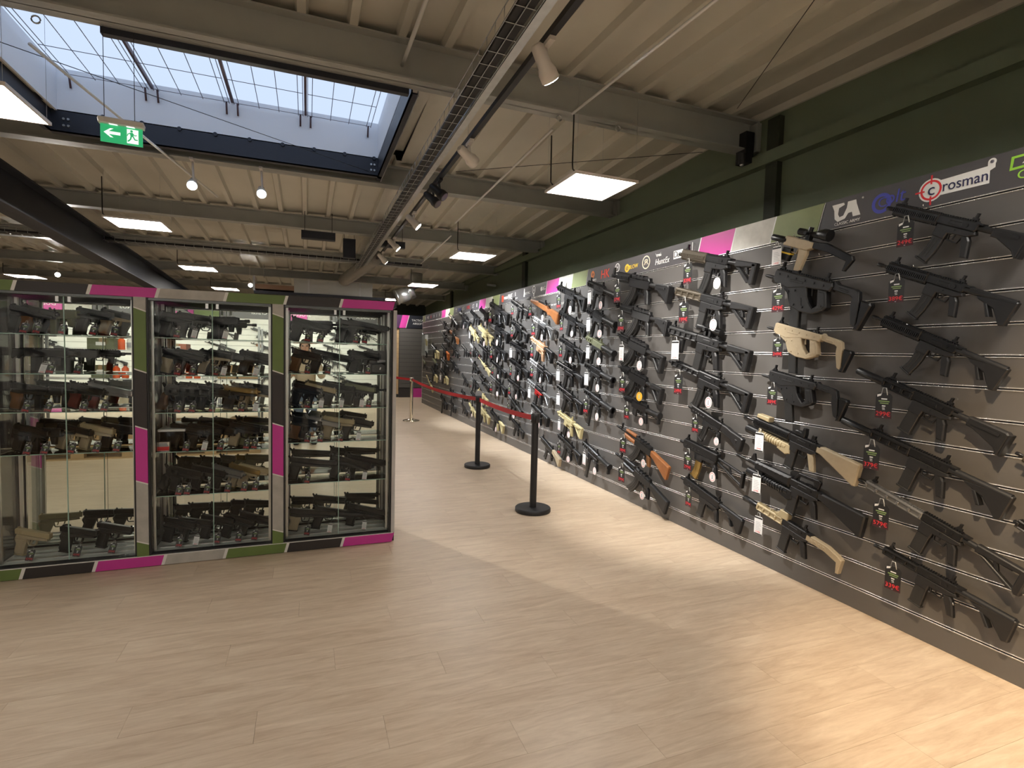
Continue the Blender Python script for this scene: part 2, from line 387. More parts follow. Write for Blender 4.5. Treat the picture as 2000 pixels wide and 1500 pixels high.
# ================================================================== SLAT DISPLAY WALL
RAIL0, RAILP, NR = .124, .15, 15
dw = empty('slat_display_wall', (W_X+.03, W_FAR, 0)); tag(dw, 'long taupe slatted display wall with chrome rails and printed header strip', 'display wall')
DWI = Matrix.Translation(-dw.location)
def dchild(mb, n, m, parent=None): 
    o = mb.build(n, m); o.parent = parent or dw; o.matrix_parent_inverse = DWI if not parent else Matrix.Identity(4); return o
zs = [0]+[RAIL0+k*RAILP for k in range(NR)]
for k in range(NR):
    za = zs[k]+(.0085 if k else 0); zb_ = zs[k+1]-.0085
    dchild(MB().box(W_X, W_X+.03, W_NEAR, W_FAR, za, zb_), 'slat_board', BOARD)
RAILM = mat('polished_rail_aluminium', (.88,.88,.87), .22, .75)
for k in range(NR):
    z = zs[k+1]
    dchild(MB().lathe([(W_NEAR,.0034),(W_FAR,.0034)], 'y', (W_X+.0005, 0, z-.0062), 12).lathe([(W_NEAR,.0034),(W_FAR,.0034)], 'y', (W_X+.0005, 0, z+.0062), 12).box(W_X+.014, W_X+.02, W_NEAR, W_FAR, z-.0082, z+.0082, 1), 'rail', [RAILM, BLACKPAINT])  # channel back coloured black to stand in for shade inside the groove
dchild(MB().box(W_X+.031, W_X+.06, W_NEAR, W_FAR, 0, W_TOP), 'backing_panel', mat('backing_board', (.1,.1,.1), .7))
dchild(MB().box(W_X-.004, W_X+.065, W_FAR, W_FAR+.012, 0, W_TOP), 'end_trim', mat('pale_end_trim', (.55,.53,.5), .5))
ZH0 = zs[-1]+.009
def header(ya, yb, m, name='header_panel', sl=.045):
    # ya far edge, yb near edge at the top; bottom shifted to the far side
    y_t = (yb, ya); V = []
    for xx in (W_X, W_X+.03):
        V += [(xx, yb+sl, ZH0), (xx, ya+sl, ZH0), (xx, ya, W_TOP), (xx, yb, W_TOP)]
    return dchild(MB().add(V, [(0,1,2,3),(7,6,5,4),(0,4,5,1),(1,5,6,2),(2,6,7,3),(3,7,4,0)]), name, m)
HP = []
PER = 2.96
def far_end(y): return min(y, W_FAR-.05)
for k in range(-1, 5):
    g0 = 2.411+PER*k
    segs = [(g0, g0+.005, WHITEPAINT, 'header_divider'), (g0+.01, g0+.363, HGREEN, 'header_panel'), (g0+.363, g0+.373, WHITEPAINT, 'header_divider'), (g0+.373, g0+.728, HCONC, 'header_panel'),
            (g0+.728, g0+.738, WHITEPAINT, 'header_divider'), (g0+.738, g0+1.10, MAGENTA, 'header_panel'), (g0+1.10, g0+1.112, WHITEPAINT, 'header_divider'), (g0+1.112, g0+PER, DARKHD, 'header_panel')]
    for i, (a, bq, m, n) in enumerate(segs):
        if i == 0: a -= .005
        if a >= W_FAR-.06 or bq <= W_NEAR: continue
        o = header(far_end(bq), max(a, W_NEAR), m, n)
        if m is DARKHD: HP.append((max(a, W_NEAR), far_end(bq), o))
# lettering and emblems on the dark header sections
BLUE = mat('blue_print', (.06,.07,.42), .5); ORANGE = mat('orange_print', (.7,.2,.04), .5); YEL = mat('yellow_print', (.75,.5,.04), .5); LIME = mat('lime_print', (.3,.62,.06), .5)
NAVYP = mat('navy_print', (.02,.02,.08), .5); WPR = mat('white_print', (.82,.82,.80), .55)
def hparent(y):
    for a, bq, o in HP:
        if a-.1 <= y <= bq+.1: return o
    return HP[0][2]
def letters(s, y, z, size, m, sx=1, shear=0, dx=.0012, name='lettering', rot=0):
    me = text_mesh(s, size).copy(); me.materials.clear(); me.materials.append(m)
    o = bpy.data.objects.new(name, me); COL.objects.link(o)
    c, s_ = math.cos(rot), math.sin(rot)
    L = Matrix(((c*sx, -s_+shear, 0, 0), (s_*sx, c, 0, 0), (0, 0, 1, 0), (0, 0, 0, 1)))
    M = Matrix(((0,0,-1,W_X-dx),(-1,0,0,y),(0,1,0,z),(0,0,0,1)))
    me.transform(M @ L); p = hparent(y); o.parent = p; o.matrix_parent_inverse = Matrix.Translation(dw.location) @ DWI if False else Matrix.Identity(4)
    return o
def flat(poly, m, name='emblem', dx=.0015):
    # poly of (y, z) on the wall
    mb = MB(); n = len(poly)
    V = [(W_X-dx, y, z) for y, z in poly]+[(W_X+.002, y, z) for y, z in poly]
    mb.add(V, [list(range(n)), list(range(2*n-1, n-1, -1))]+[(i, (i+1)%n, n+(i+1)%n, n+i) for i in range(n)])
    o = mb.build(name, m); o.parent = hparent(poly[0][0]); return o
def ring(y, z, r0, r1, m, name='emblem', seg=24, dx=.0015):
    mb = MB(); V = []
    for k in range(seg):
        a = 2*math.pi*k/seg
        for r in (r0, r1):
            V.append((W_X-dx, y+r*math.cos(a), z+r*math.sin(a)))
    mb.add(V, [(2*k, 2*k+1, (2*k+3)%(2*seg), (2*k+2)%(2*seg)) for k in range(seg)]); o = mb.build(name, m); o.parent = hparent(y); return o
def disc(y, z, r, m, dx=.0012, name='emblem'): return flat([(y+r*math.cos(t*math.pi/10), z+r*math.sin(t*math.pi/10)) for t in range(20)], m, name, dx)
zc = 2.318
# section nearest the camera: four brand marks
yc = 2.27
flat([(yc+.095,zc+.055),(yc+.02,zc+.055),(yc+.015,zc+.042),(yc+.05,zc+.03),(yc+.055,zc-.005),(yc+.045,zc-.025),(yc+.02,zc-.02),(yc-.0,zc+.02),(yc-.005,zc+.055),(yc-.055,zc+.055),(yc-.06,zc+.03),(yc-.085,zc-.038),(yc-.04,zc-.038),(yc-.033,zc-.01),(yc-.01,zc-.012),(yc+.01,zc-.04),(yc+.055,zc-.05),(yc+.075,zc-.03),(yc+.08,zc+.02)], WPR)
letters('CLASSIC ARMY', yc-.005, zc-.064, .024, WPR, 1)
letters('®', yc-.095, zc+.055, .015, WPR)
yc = 2.02
ring(yc+.045, zc-.005, .036, .055, BLUE); letters('olt', yc-.03, zc+.012, .10, BLUE, .95, .15); letters('C', yc+.04, zc-.004, .075, BLUE, 1)
yc = 1.70
flat([(yc+.12,zc+.035),(yc-.125,zc+.043),(yc-.125,zc+.062),(yc-.155,zc+.062),(yc-.155,zc+.03),(yc-.135,zc+.02),(yc-.135,zc-.038),(yc+.10,zc-.038)], WPR, dx=.001)
ring(yc+.115, zc-.002, .0, .058, WPR, dx=.0012); ring(yc+.115, zc-.002, .04, .05, REDC, dx=.0016)
for a, bq in (((.004,.03),(.004,.075)),((.004,-.03),(.004,-.075))):
    flat([(yc+.115+.004,zc-.002+a[1]),(yc+.115-.004,zc-.002+a[1]),(yc+.115-.004,zc-.002+bq[1]),(yc+.115+.004,zc-.002+bq[1])], REDC, dx=.0018)
flat([(yc+.115+.03,zc+.002),(yc+.115+.075,zc+.002),(yc+.115+.075,zc-.006),(yc+.115+.03,zc-.006)], REDC, dx=.0018)
letters('c', yc+.113, zc-.002, .085, NAVYP, 1, dx=.0024); letters('rosman', yc-.035, zc-.001, .074, NAVYP, .88, dx=.0024)
ring(yc-.142, zc+.058, .0, .017, WPR, dx=.0012); letters('®', yc-.142, zc+.058, .02, NAVYP, dx=.0024)
yc = 1.40
flat([(yc+.085,zc+.055),(yc-.2,zc+.06),(yc-.2,zc+.05),(yc+.075,zc+.045),(yc+.08,zc+.005),(yc-.2,zc+.012),(yc-.2,zc+.002),(yc+.09,zc-.006)], LIME); letters('A', yc+.02, zc+.03, .05, WPR, 1.2, .3); letters('GUNS', yc-.02, zc-.035, .055, LIME, 1.1)
# second section
letters('ψ', 3.62, zc+.02, .13, WPR, .8); flat([(3.64,zc-.045),(3.60,zc-.045),(3.605,zc-.065),(3.635,zc-.065)], WPR)
flat([(3.86,zc+.035),(3.74,zc+.035),(3.74,zc-.035),(3.86,zc-.035)], WPR); letters('D', 3.83, zc, .075, DARKHD, dx=.0024); letters('uel', 3.775, zc-.005, .06, DARKHD, dx=.0024)
letters('Hunt', 4.05, zc-.025, .075, WPR, .9, .2); letters('Ex', 3.945, zc-.025, .075, WPR, .8, .2); letters('Great', 4.07, zc+.035, .032, WPR, 1, .2); flat([(4.12,zc+.06),(4.11,zc+.045),(4.05,zc+.045),(4.04,zc+.06),(4.05,zc+.04),(4.11,zc+.04)], WPR)
ring(4.263, zc, .052, .062, mat('cream_print', (.75,.68,.5), .5)); letters('R', 4.275, zc, .075, MATS['cream_print'], -1); letters('R', 4.25, zc, .075, MATS['cream_print'])
ring(4.58, zc-.01, .022, .04, YEL); letters('B', 4.58, zc-.01, .045, YEL); letters('BLOW', 4.47, zc-.01, .055, YEL, .95)
ring(4.76, zc+.02, .035, .045, WPR); letters('H', 4.76, zc+.02, .06, WPR); letters('ICON', 4.755, zc-.055, .035, WPR)
letters('HK', 5.0, zc-.015, .13, mat('bright_red_print', (.8,.06,.02), .5), 1, .12)
ring(5.264, zc+.015, .018, .04, ORANGE); letters('E', 5.264, zc+.015, .04, ORANGE); letters('UMAREX', 5.24, zc-.05, .03, WPR)
# third and fourth sections: small marks
letters('G&G', 6.60, zc, .07, WPR); ring(6.66, zc, .0, .03, WPR)
ring(6.92, zc+.015, .045, .055, WPR); letters('A', 6.92, zc+.01, .06, WPR); flat([(6.93,zc-.04),(6.91,zc-.04),(6.91,zc-.075),(6.93,zc-.075)], WPR)
flat([(7.30,zc-.05),(7.25,zc-.05),(7.26,zc+.06),(7.28,zc+.07)], WPR); letters('KRYTAC', 7.15, zc-.01, .05, WPR)
letters('E', 7.63, zc+.02, .08, WPR); letters('specna', 7.58, zc-.04, .03, WPR)
letters('WE', 7.86, zc, .12, WPR, 1, .2)
flat([(8.24,zc+.05),(8.16,zc+.05),(8.16,zc-.05),(8.24,zc-.05)], mat('bright_red_print')); letters('MARUI', 8.05, zc, .06, WPR)
for y_, s_, m_ in ((9.62,'8',WPR),(9.85,'LT',WPR),(10.18,'KWC',REDC),(10.55,'ASG',WPR),(10.85,'CYMA',BLUE),(11.1,'TT',WPR)): letters(s_, y_, zc, .10, m_)
for y_, s_, m_ in ((12.65,'B',WPR),(12.95,'E',WPR),(13.25,'D',WPR),(13.6,'XX',REDC),(13.95,'VFC',WPR),(14.25,'KJ',WPR)): letters(s_, y_, zc, .10, m_)

# ================================================================== REPLICA GUN PROTOTYPES  (x: muzzle -> butt, z: up, -y: towards the viewer)
def bar(mb, u0, u1, v0, v1, w, c=.002): return mb.ext([(u0,v0),(u1,v0),(u1,v1),(u0,v1)], w, 0, c)
def teeth(mb, u0, u1, v, n, h=.006, w=.02, y=0):
    p = (u1-u0)/n
    for k in range(n): mb.box(u0+k*p, u0+k*p+p*.55, y-w/2, y+w/2, v, v+h)
def sight(u, v, tall=.034, w=.016):
    return MB().ext([(u-.014,v),(u+.014,v),(u+.012,v+.012),(u+.005,v+.012),(u+.006,v+tall),(u-.004,v+tall),(u-.006,v+.012),(u-.012,v+.012)], w, 0, .001)
def a_post(u, v): return MB().ext([(u-.025,v),(u+.03,v),(u+.006,v+.055),(u-.006,v+.055)], .014, 0, .001).lathe([(-.03,.016),(.03,.016)], 'x', (u, 0, v-.008), 10)
def stock_part(kind, u, L):
    """u: where the tube leaves the receiver, L: length to the butt"""
    mb = MB(); e_ = u+L
    if kind == 'crane':
        mb.lathe([(u-.01,.015),(e_-.09,.015)], 'x', (0,0,.004), 10)
        mb.ext([(u+.07,.024),(e_-.012,.026),(e_,.018),(e_,-.085),(e_-.012,-.088),(e_-.035,-.06),(u+.10,-.022),(u+.07,-.02)], .042, 0, .006)
        mb.box(u+.09, e_-.03, -.026, .026, -.004, .008)
        mb.box(e_, e_+.008, -.02, .02, -.085, .02)
    elif kind == 'moe':
        mb.lathe([(u-.01,.015),(e_-.06,.015)], 'x', (0,0,.004), 10)
        mb.ext([(u+.06,.024),(e_,.024),(e_,.002),(u+.06,-.016)], .036, 0, .005)
        mb.ext([(u+.07,-.014),(u+.10,-.016),(e_-.02,-.085),(e_-.045,-.092)], .03, 0, .004)
        mb.ext([(e_-.03,.022),(e_+.004,.02),(e_+.004,-.095),(e_-.016,-.10),(e_-.03,-.085)], .036, 0, .005)
        mb.ext([(u+.13,-.004),(u+.15,-.004),(u+.17,-.045),(u+.155,-.045)], .02, 0, .003)
    elif kind == 'slope':
        mb.lathe([(u-.01,.018),(e_-.01,.018)], 'x', (0,0,.006), 12)
        mb.ext([(u+.06,-.008),(e_-.006,.016),(e_,.012),(e_-.006,-.105),(e_-.03,-.112),(u+.16,-.045),(u+.08,-.022)], .034, 0, .005)
        mb.ext([(u+.11,-.03),(u+.125,-.028),(u+.165,-.085),(u+.15,-.09)], .04, 0, .003)
    elif kind == 'a2':
        mb.ext([(u,.02),(u+.03,.026),(e_,.022),(e_+.004,.012),(e_+.004,-.105),(e_-.01,-.11),(u+.03,-.02),(u,-.018)], .04, 0, .007)
    elif kind == 'tube':
        mb.lathe([(u-.01,.02),(u+.02,.022),(e_-.03,.022),(e_-.028,.03),(e_,.03)], 'x', (0,0,0), 12)
        mb.ext([(e_-.02,.02),(e_,.02),(e_,-.07),(e_-.02,-.07)], .034, 0, .004)
        mb.tube([(u+.03,.012,-.03),(e_-.015,.012,-.05)], .005, 6)
    elif kind == 'skeleton':
        mb.ext([(u,.01),(e_,-.02),(e_,-.034),(u,-.006)], .018, 0, .003)
        mb.ext([(u,-.02),(u+.01,-.034),(e_-.01,-.112),(e_-.004,-.098)], .016, 0, .003)
        mb.ext([(e_-.02,-.005),(e_,-.01),(e_,-.115),(e_-.02,-.115)], .03, 0, .004)
        mb.ext([(u+.10,-.01),(u+.115,-.012),(u+.14,-.065),(u+.125,-.065)], .012, 0, .002)
    elif kind == 'pdw':
        mb.ext([(u-.01,.022),(u+.14,.02),(u+.17,.012),(e_-.03,.002),(e_,-.012),(e_-.002,-.10),(e_-.018,-.104),(e_-.03,-.04),(u+.12,-.02),(u-.01,-.02)], .036, 0, .004)
        for k in range(4): mb.ext([(u+.02+k*.03,.005),(u+.035+k*.03,.008),(u+.045+k*.03,-.006),(u+.03+k*.03,-.008)], .042, 0, .002)
    elif kind == 'ak':
        mb.ext([(u,.004),(u+.02,.006),(e_-.005,-.02),(e_,-.03),(e_-.008,-.135),(e_-.02,-.138),(u+.05,-.055),(u,-.04)], .038, 0, .008)
    elif kind == 'solid':
        mb.ext([(u,.028),(u+.06,.03),(u+.11,.02),(e_-.02,.016),(e_,.008),(e_,-.10),(e_-.012,-.105),(u+.12,-.05),(u+.03,-.03),(u,-.03)], .044, 0, .006)
        mb.ext([(e_-.07,-.02),(e_-.045,-.02),(e_-.05,-.05),(e_-.07,-.045)], .05, 0, .003)
    return mb
def grip_part(u, v=-.03, h=.105, lean=.035):
    return MB().ext([(u,v),(u+.036,v),(u+.040+lean*.3,v-.02),(u+.038+lean,v-h),(u+.006+lean,v-h-.004),(u+.004+lean*.4,v-h*.45)], .03, 0, .006)
def mag_part(kind, u, v=-.06):
    mb = MB()
    if kind == 'curved':
        p = [(u,v),(u+.058,v),(u+.056,v-.05),(u+.048,v-.095),(u+.032,v-.145),(u-.024,v-.128),(u-.008,v-.085),(u-.001,v-.04)]
        mb.ext(p, .022, 0, .003); mb.ext([(u-.03,v-.126),(u+.034,v-.146),(u+.032,v-.154),(u-.033,v-.134)], .028, 0, .002)
        for k in (.012,.032): mb.ext([(u+k,v-.02),(u+k+.006,v-.02),(u+k-.014,v-.12),(u+k-.020,v-.12)], .026, 0, .001)
    elif kind == 'straight':
        mb.ext([(u,v),(u+.06,v),(u+.054,v-.12),(u-.006,v-.115)], .026, 0, .003); mb.ext([(u-.010,v-.113),(u+.057,v-.119),(u+.057,v-.128),(u-.010,v-.122)], .031, 0, .002)
    elif kind == 'short':
        mb.ext([(u,v),(u+.058,v),(u+.05,v-.08),(u-.006,v-.07)], .024, 0, .003)
    elif kind == 'stick':
        mb.ext([(u,v),(u+.034,v),(u+.026,v-.20),(u-.008,v-.20)], .022, 0, .003); mb.ext([(u-.011,v-.198),(u+.029,v-.198),(u+.029,v-.208),(u-.011,v-.208)], .026, 0, .002)
    elif kind == 'ak':
        p = []; q = []
        for t in range(7):
            a = t/6; du = -.085*a*a-.012*a; p.append((u+.064+du+.012*a, v-.165*a-.0*a)); q.append((u+du-.004*a, v-.150*a))
        mb.ext(p+q[::-1], .026, 0, .004)
        for k in (.35, .6): mb.ext([(a_[0]*(1-k)+b_[0]*k-.002, a_[1]*(1-k)+b_[1]*k) for a_, b_ in zip(p, q)]+[(a_[0]*(1-k)+b_[0]*k+.005, a_[1]*(1-k)+b_[1]*k) for a_, b_ in reversed(list(zip(p, q)))], .031, 0, .001)
    return mb
def handguard(kind, u0, u1):
    mb = MB(); L = u1-u0
    if kind == 'quad':
        bar(mb, u0, u1, -.026, .030, .044, .008); n = int(L/.0105)
        teeth(mb, u0+.004, u1-.002, .030, n); teeth(mb, u0+.004, u1-.002, -.032, n)
        for k in range(n):
            a = u0+.004+k*(L-.006)/n; mb.box(a, a+.0058, -.029, .029, -.010, .012)
    elif kind in ('mlok', 'slim'):
        h = .024 if kind == 'mlok' else .019
        bar(mb, u0, u1, -h+.006, h-.004, .026, .004)
        bar(mb, u0, u1, h*.35, h+.004, .042, .006); bar(mb, u0, u1, -h, -h*.45, .038, .006)
        n = max(3, int(L/.055))
        for k in range(n+1):
            a = u0+k*(L-.014)/n; bar(mb, a, a+.014, -h*.6, h*.5, .042, .003)
        teeth(mb, u0+.004, u1-.002, h+.004, int(L/.0105), .005)
    elif kind == 'round':
        mb.lathe([(u0,.020),(u0+.005,.027),(u1-.01,.031),(u1,.026)], 'x', (0,0,.002), 12)
        for k in range(6): mb.box(u0+.02+k*(L-.04)/6, u0+.03+k*(L-.04)/6, -.031, .031, .004, .012)
    elif kind == 'a1':
        mb.ext([(u0,-.026),(u1,-.032),(u1,.036),(u0,.028)], .05, 0, .012); n = 7
        for k in range(n): mb.ext([(u0+.02+k*(L-.03)/n,.008),(u0+.032+k*(L-.03)/n,.008),(u0+.034+k*(L-.03)/n,.022),(u0+.022+k*(L-.03)/n,.022)], .054, 0, .002)
    return mb
def supp(u0, u1, r=.02): return MB().lathe([(u0,r*.8),(u0+.004,r),(u1-.008,r),(u1,r*.75)], 'x', (0,0,0), 14)
def scope_part(u, v, L=.2):
    mb = MB().lathe([(0,.021),(.045,.021),(.065,.014),(L-.07,.014),(L-.05,.020),(L,.020)], 'x', (u,0,v+.038), 14)
    mb.lathe([(-.006,.014),(.03,.014)], 'z', (u+L*.45,0,v+.045), 10).lathe([(-.04,.011),(-.01,.011)], 'y', (u+L*.45,0,v+.038), 10)
    for t in (.07, L-.09): mb.box(u+t, u+t+.018, -.016, .016, v, v+.042)
    return mb
def reddot(u, v): 
    return MB().ext([(u,v),(u+.07,v),(u+.072,v+.02),(u+.066,v+.055),(u+.05,v+.058),(u+.044,v+.026),(u+.02,v+.03),(u,v+.026)], .036, 0, .004)

def AR(hg='quad', mag='curved', stock='crane', mz=.085, hl=.24, sl=.24, sup=False, sights='flip', opt=None, launcher=None, carry=False, vgrip=False):
    P = {}; u0 = mz; u1 = mz+hl; u2 = u1+.195; Ltot = u2+sl
    bb = MB().lathe([(0,.0085),(.004,.0115),(.034,.0115),(.038,.0085),(u1,.0085)], 'x', (0,0,0), 10)
    if hg in ('a1', 'slim2') : bb.lathe([(u0-.02,.013),(u0+.01,.013)], 'x', (0,0,0), 10)
    P['barrel'] = (bb, 'metal')
    if sup: P['suppressor'] = (supp(-.02, mz+.005, .021), 'metal')
    P['handguard'] = (handguard(hg, u0, u1), 'hg')
    up = MB().ext([(u1-.004,-.016),(u2-.008,-.018),(u2,-.008),(u2,.020),(u2-.012,.028),(u1,.028),(u1-.004,.022)], .036, 0, .005)
    teeth(up, u1, u2-.01, .028, 15); up.ext([(u1+.055,-.006),(u1+.125,-.006),(u1+.12,.012),(u1+.06,.012)], .040, 0, .002)
    up.lathe([(-.022,.009),(0,.009)], 'y', (u2-.05,0,.004), 8); up.box(u2-.02, u2+.022, -.02, .02, .018, .026)
    P['upper_receiver'] = (up, 'metal')
    lo = MB().ext([(u1+.005,-.014),(u2,-.016),(u2+.006,-.03),(u2-.03,-.048),(u2-.075,-.05),(u1+.075,-.052),(u1+.07,-.082),(u1+.004,-.078)], .034, 0, .005)
    lo.ext([(u1+.076,-.05),(u1+.080,-.05),(u1+.086,-.078),(u2-.068,-.082),(u2-.055,-.05),(u2-.05,-.05),(u2-.062,-.088),(u1+.082,-.084)], .012, 0, .001)
    lo.ext([(u1+.105,-.05),(u1+.112,-.05),(u1+.107,-.074),(u1+.100,-.074)], .007, 0, .001).lathe([(-.02,.005),(0,.005)], 'y', (u1+.10,0,-.03), 8)
    P['lower_receiver'] = (lo, 'body')
    if mag: P['magazine'] = (mag_part(mag, u1+.009, -.066), 'mag')
    P['pistol_grip'] = (grip_part(u2-.058, -.042, .10, .04), 'grip')
    P['stock'] = (stock_part(stock, u2, sl), 'stock')
    if sights == 'flip':
        P['front_sight'] = (sight(u0+.035, .034, .036), 'metal'); P['rear_sight'] = (sight(u2-.035, .034, .034), 'metal')
    elif sights == 'post':
        P['front_sight'] = (a_post(u0-.03, .012), 'metal')
    elif sights == 'rear': P['rear_sight'] = (sight(u2-.035, .034, .034), 'metal')
    if carry:
        P['carry_handle'] = (MB().ext([(u1+.01,.034),(u1+.03,.034),(u1+.05,.062),(u2-.05,.066),(u2-.04,.04),(u2-.01,.034),(u2-.005,.08),(u2-.02,.088),(u1+.04,.08)], .018, 0, .003), 'metal')
    if opt == 'scope': P['scope'] = (scope_part(u1-.02, .034), 'opt')
    if opt == 'reddot': P['red_dot_sight'] = (reddot(u1+.03, .034), 'opt')
    if opt == 'pdwdot': P['red_dot_sight'] = (MB().ext([(u0+.16,.026),(u0+.255,.026),(u0+.255,.06),(u0+.25,.078),(u0+.19,.078),(u0+.18,.05),(u0+.16,.046)], .044, 0, .004), 'hg')
    if launcher:
        lm = MB().lathe([(-.02,.028),(.08,.028),(.082,.023),(.30,.023)], 'x', (u0-.02,0,-.068), 14)
        for k in range(9): lm.lathe([(.10+k*.02,.027),(.110+k*.02,.027)], 'x', (u0-.02,0,-.068), 14)
        lm.ext([(u0+.22,-.045),(u0+.31,-.045),(u0+.32,-.10),(u0+.29,-.115),(u0+.22,-.10)], .04, 0, .005).box(u0+.05, u0+.07, -.012, .012, -.05, -.02)
        P['grenade_launcher'] = (lm, 'launch')
        P['launcher_tube'] = (MB().lathe([(-.03,.0285),(.075,.0295)], 'x', (u0-.02,0,-.068), 14), 'metal')
    if launcher == 'sniper':
        P['laser_unit'] = (MB().ext([(u0+.02,.036),(u0+.12,.036),(u0+.12,.066),(u0+.02,.062)], .05, 0, .004), 'launch')
    if vgrip: P['foregrip'] = (MB().ext([(u0+.12,-.03),(u0+.155,-.03),(u0+.15,-.12),(u0+.125,-.12)], .03, 0, .006), 'grip')
    return P, Ltot
def AK(stock='ak', wood=True, mz=.13, sl=.25, rail=False, short=False, mag='ak'):
    P = {}; hl = .12 if short else .17; u0 = mz; u1 = mz+hl; u2 = u1+.23; Ltot = u2+sl
    P['barrel'] = (MB().lathe([(0,.0085),(.004,.012),(.05,.012),(.054,.008),(u1,.008)], 'x', (0,0,0), 10).lathe([(u0-.03,.007),(u1+.03,.0095)], 'x', (0,0,.026), 8), 'metal')
    if not rail or True: P['front_sight'] = (MB().ext([(u0-.085 if not short else .06,-.012),((u0-.055) if not short else .09,-.012),((u0-.06) if not short else .085,.06),((u0-.078) if not short else .065,.06)], .014, 0, .002), 'metal')
    if rail: P['handguard'] = (handguard('quad', u0, u1), 'hg')
    else:
        P['handguard'] = (MB().ext([(u0,-.006),(u1,-.012),(u1,-.044),(u0+.04,-.046),(u0,-.03)], .042, 0, .008).ext([(u0+.01,.012),(u1-.005,.016),(u1-.005,.04),(u0+.01,.034)], .032, 0, .006), 'hg')
    rc = MB().ext([(u1-.005,-.048),(u2-.01,-.05),(u2,-.035),(u2,.006),(u1-.005,.008)], .034, 0, .003)
    P['receiver'] = (rc, 'metal')
    cv = MB().ext([(u1+.01,.006),(u2-.005,.006),(u2-.012,.028),(u1+.02,.036),(u1+.01,.028)], .036, 0, .007)
    for k in range(3): cv.box(u1+.07+k*.04, u1+.076+k*.04, -.019, .019, .008, .036)
    P['top_cover'] = (cv, 'metal')
    P['rear_sight'] = (MB().ext([(u1-.02,.02),(u1+.03,.03),(u1+.03,.05),(u1-.02,.036)], .018, 0, .002), 'metal')
    P['magazine'] = (mag_part(mag, u1+.02, -.042), 'mag')
    P['trigger_guard'] = (MB().ext([(u1+.095,-.048),(u1+.1,-.048),(u1+.105,-.078),(u2-.06,-.082),(u2-.055,-.05),(u2-.05,-.05),(u2-.055,-.088),(u1+.1,-.084)], .012, 0, .001).ext([(u1+.13,-.05),(u1+.136,-.05),(u1+.132,-.074),(u1+.126,-.074)], .007, 0, .001), 'metal')
    P['pistol_grip'] = (grip_part(u2-.055, -.046, .095, .03), 'grip')
    st = stock_part(stock, u2, sl)
    if stock != 'ak': st.v = [(x, y, z-.02) for x, y, z in st.v]
    P['stock'] = (st, 'stock')
    return P, Ltot
def SMG(stock='tube', sl=.2, hl=.12, mz=.03, mag='stick', opt=None):
    P = {}; u0 = mz; u1 = u0+hl; u2 = u1+.18; Ltot = u2+sl
    P['barrel'] = (MB().lathe([(0,.010),(.01,.012),(u0+.02,.012)], 'x', (0,0,0), 10), 'metal')
    P['handguard'] = (handguard('mlok', u0, u1), 'hg')
    rc = MB().ext([(u1-.004,-.03),(u2,-.03),(u2,.024),(u1-.004,.028)], .038, 0, .008); teeth(rc, u1, u2-.01, .027, 14)
    rc.ext([(u1+.05,-.004),(u1+.11,-.004),(u1+.11,.01),(u1+.05,.01)], .042, 0, .002)
    P['upper_receiver'] = (rc, 'metal')
    lo = MB().ext([(u1+.0,-.026),(u2,-.026),(u2-.02,-.052),(u1+.06,-.055),(u1+.05,-.085),(u1+.006,-.083)], .034, 0, .004)
    lo.ext([(u1+.062,-.05),(u1+.068,-.08),(u2-.055,-.085),(u2-.045,-.05),(u2-.05,-.05),(u2-.06,-.078),(u1+.074,-.074),(u1+.068,-.05)], .012, 0, .001)
    P['lower_receiver'] = (lo, 'body')
    P['magazine'] = (mag_part(mag, u1+.012, -.075), 'mag'); P['pistol_grip'] = (grip_part(u2-.055, -.045, .095, .035), 'grip')
    P['stock'] = (stock_part(stock, u2, sl), 'stock')
    P['front_sight'] = (sight(u0+.025, .03, .034), 'metal'); P['rear_sight'] = (sight(u2-.05, .033, .03), 'metal')
    if opt: P['scope'] = (scope_part(u1, .033, .14), 'opt')
    return P, Ltot
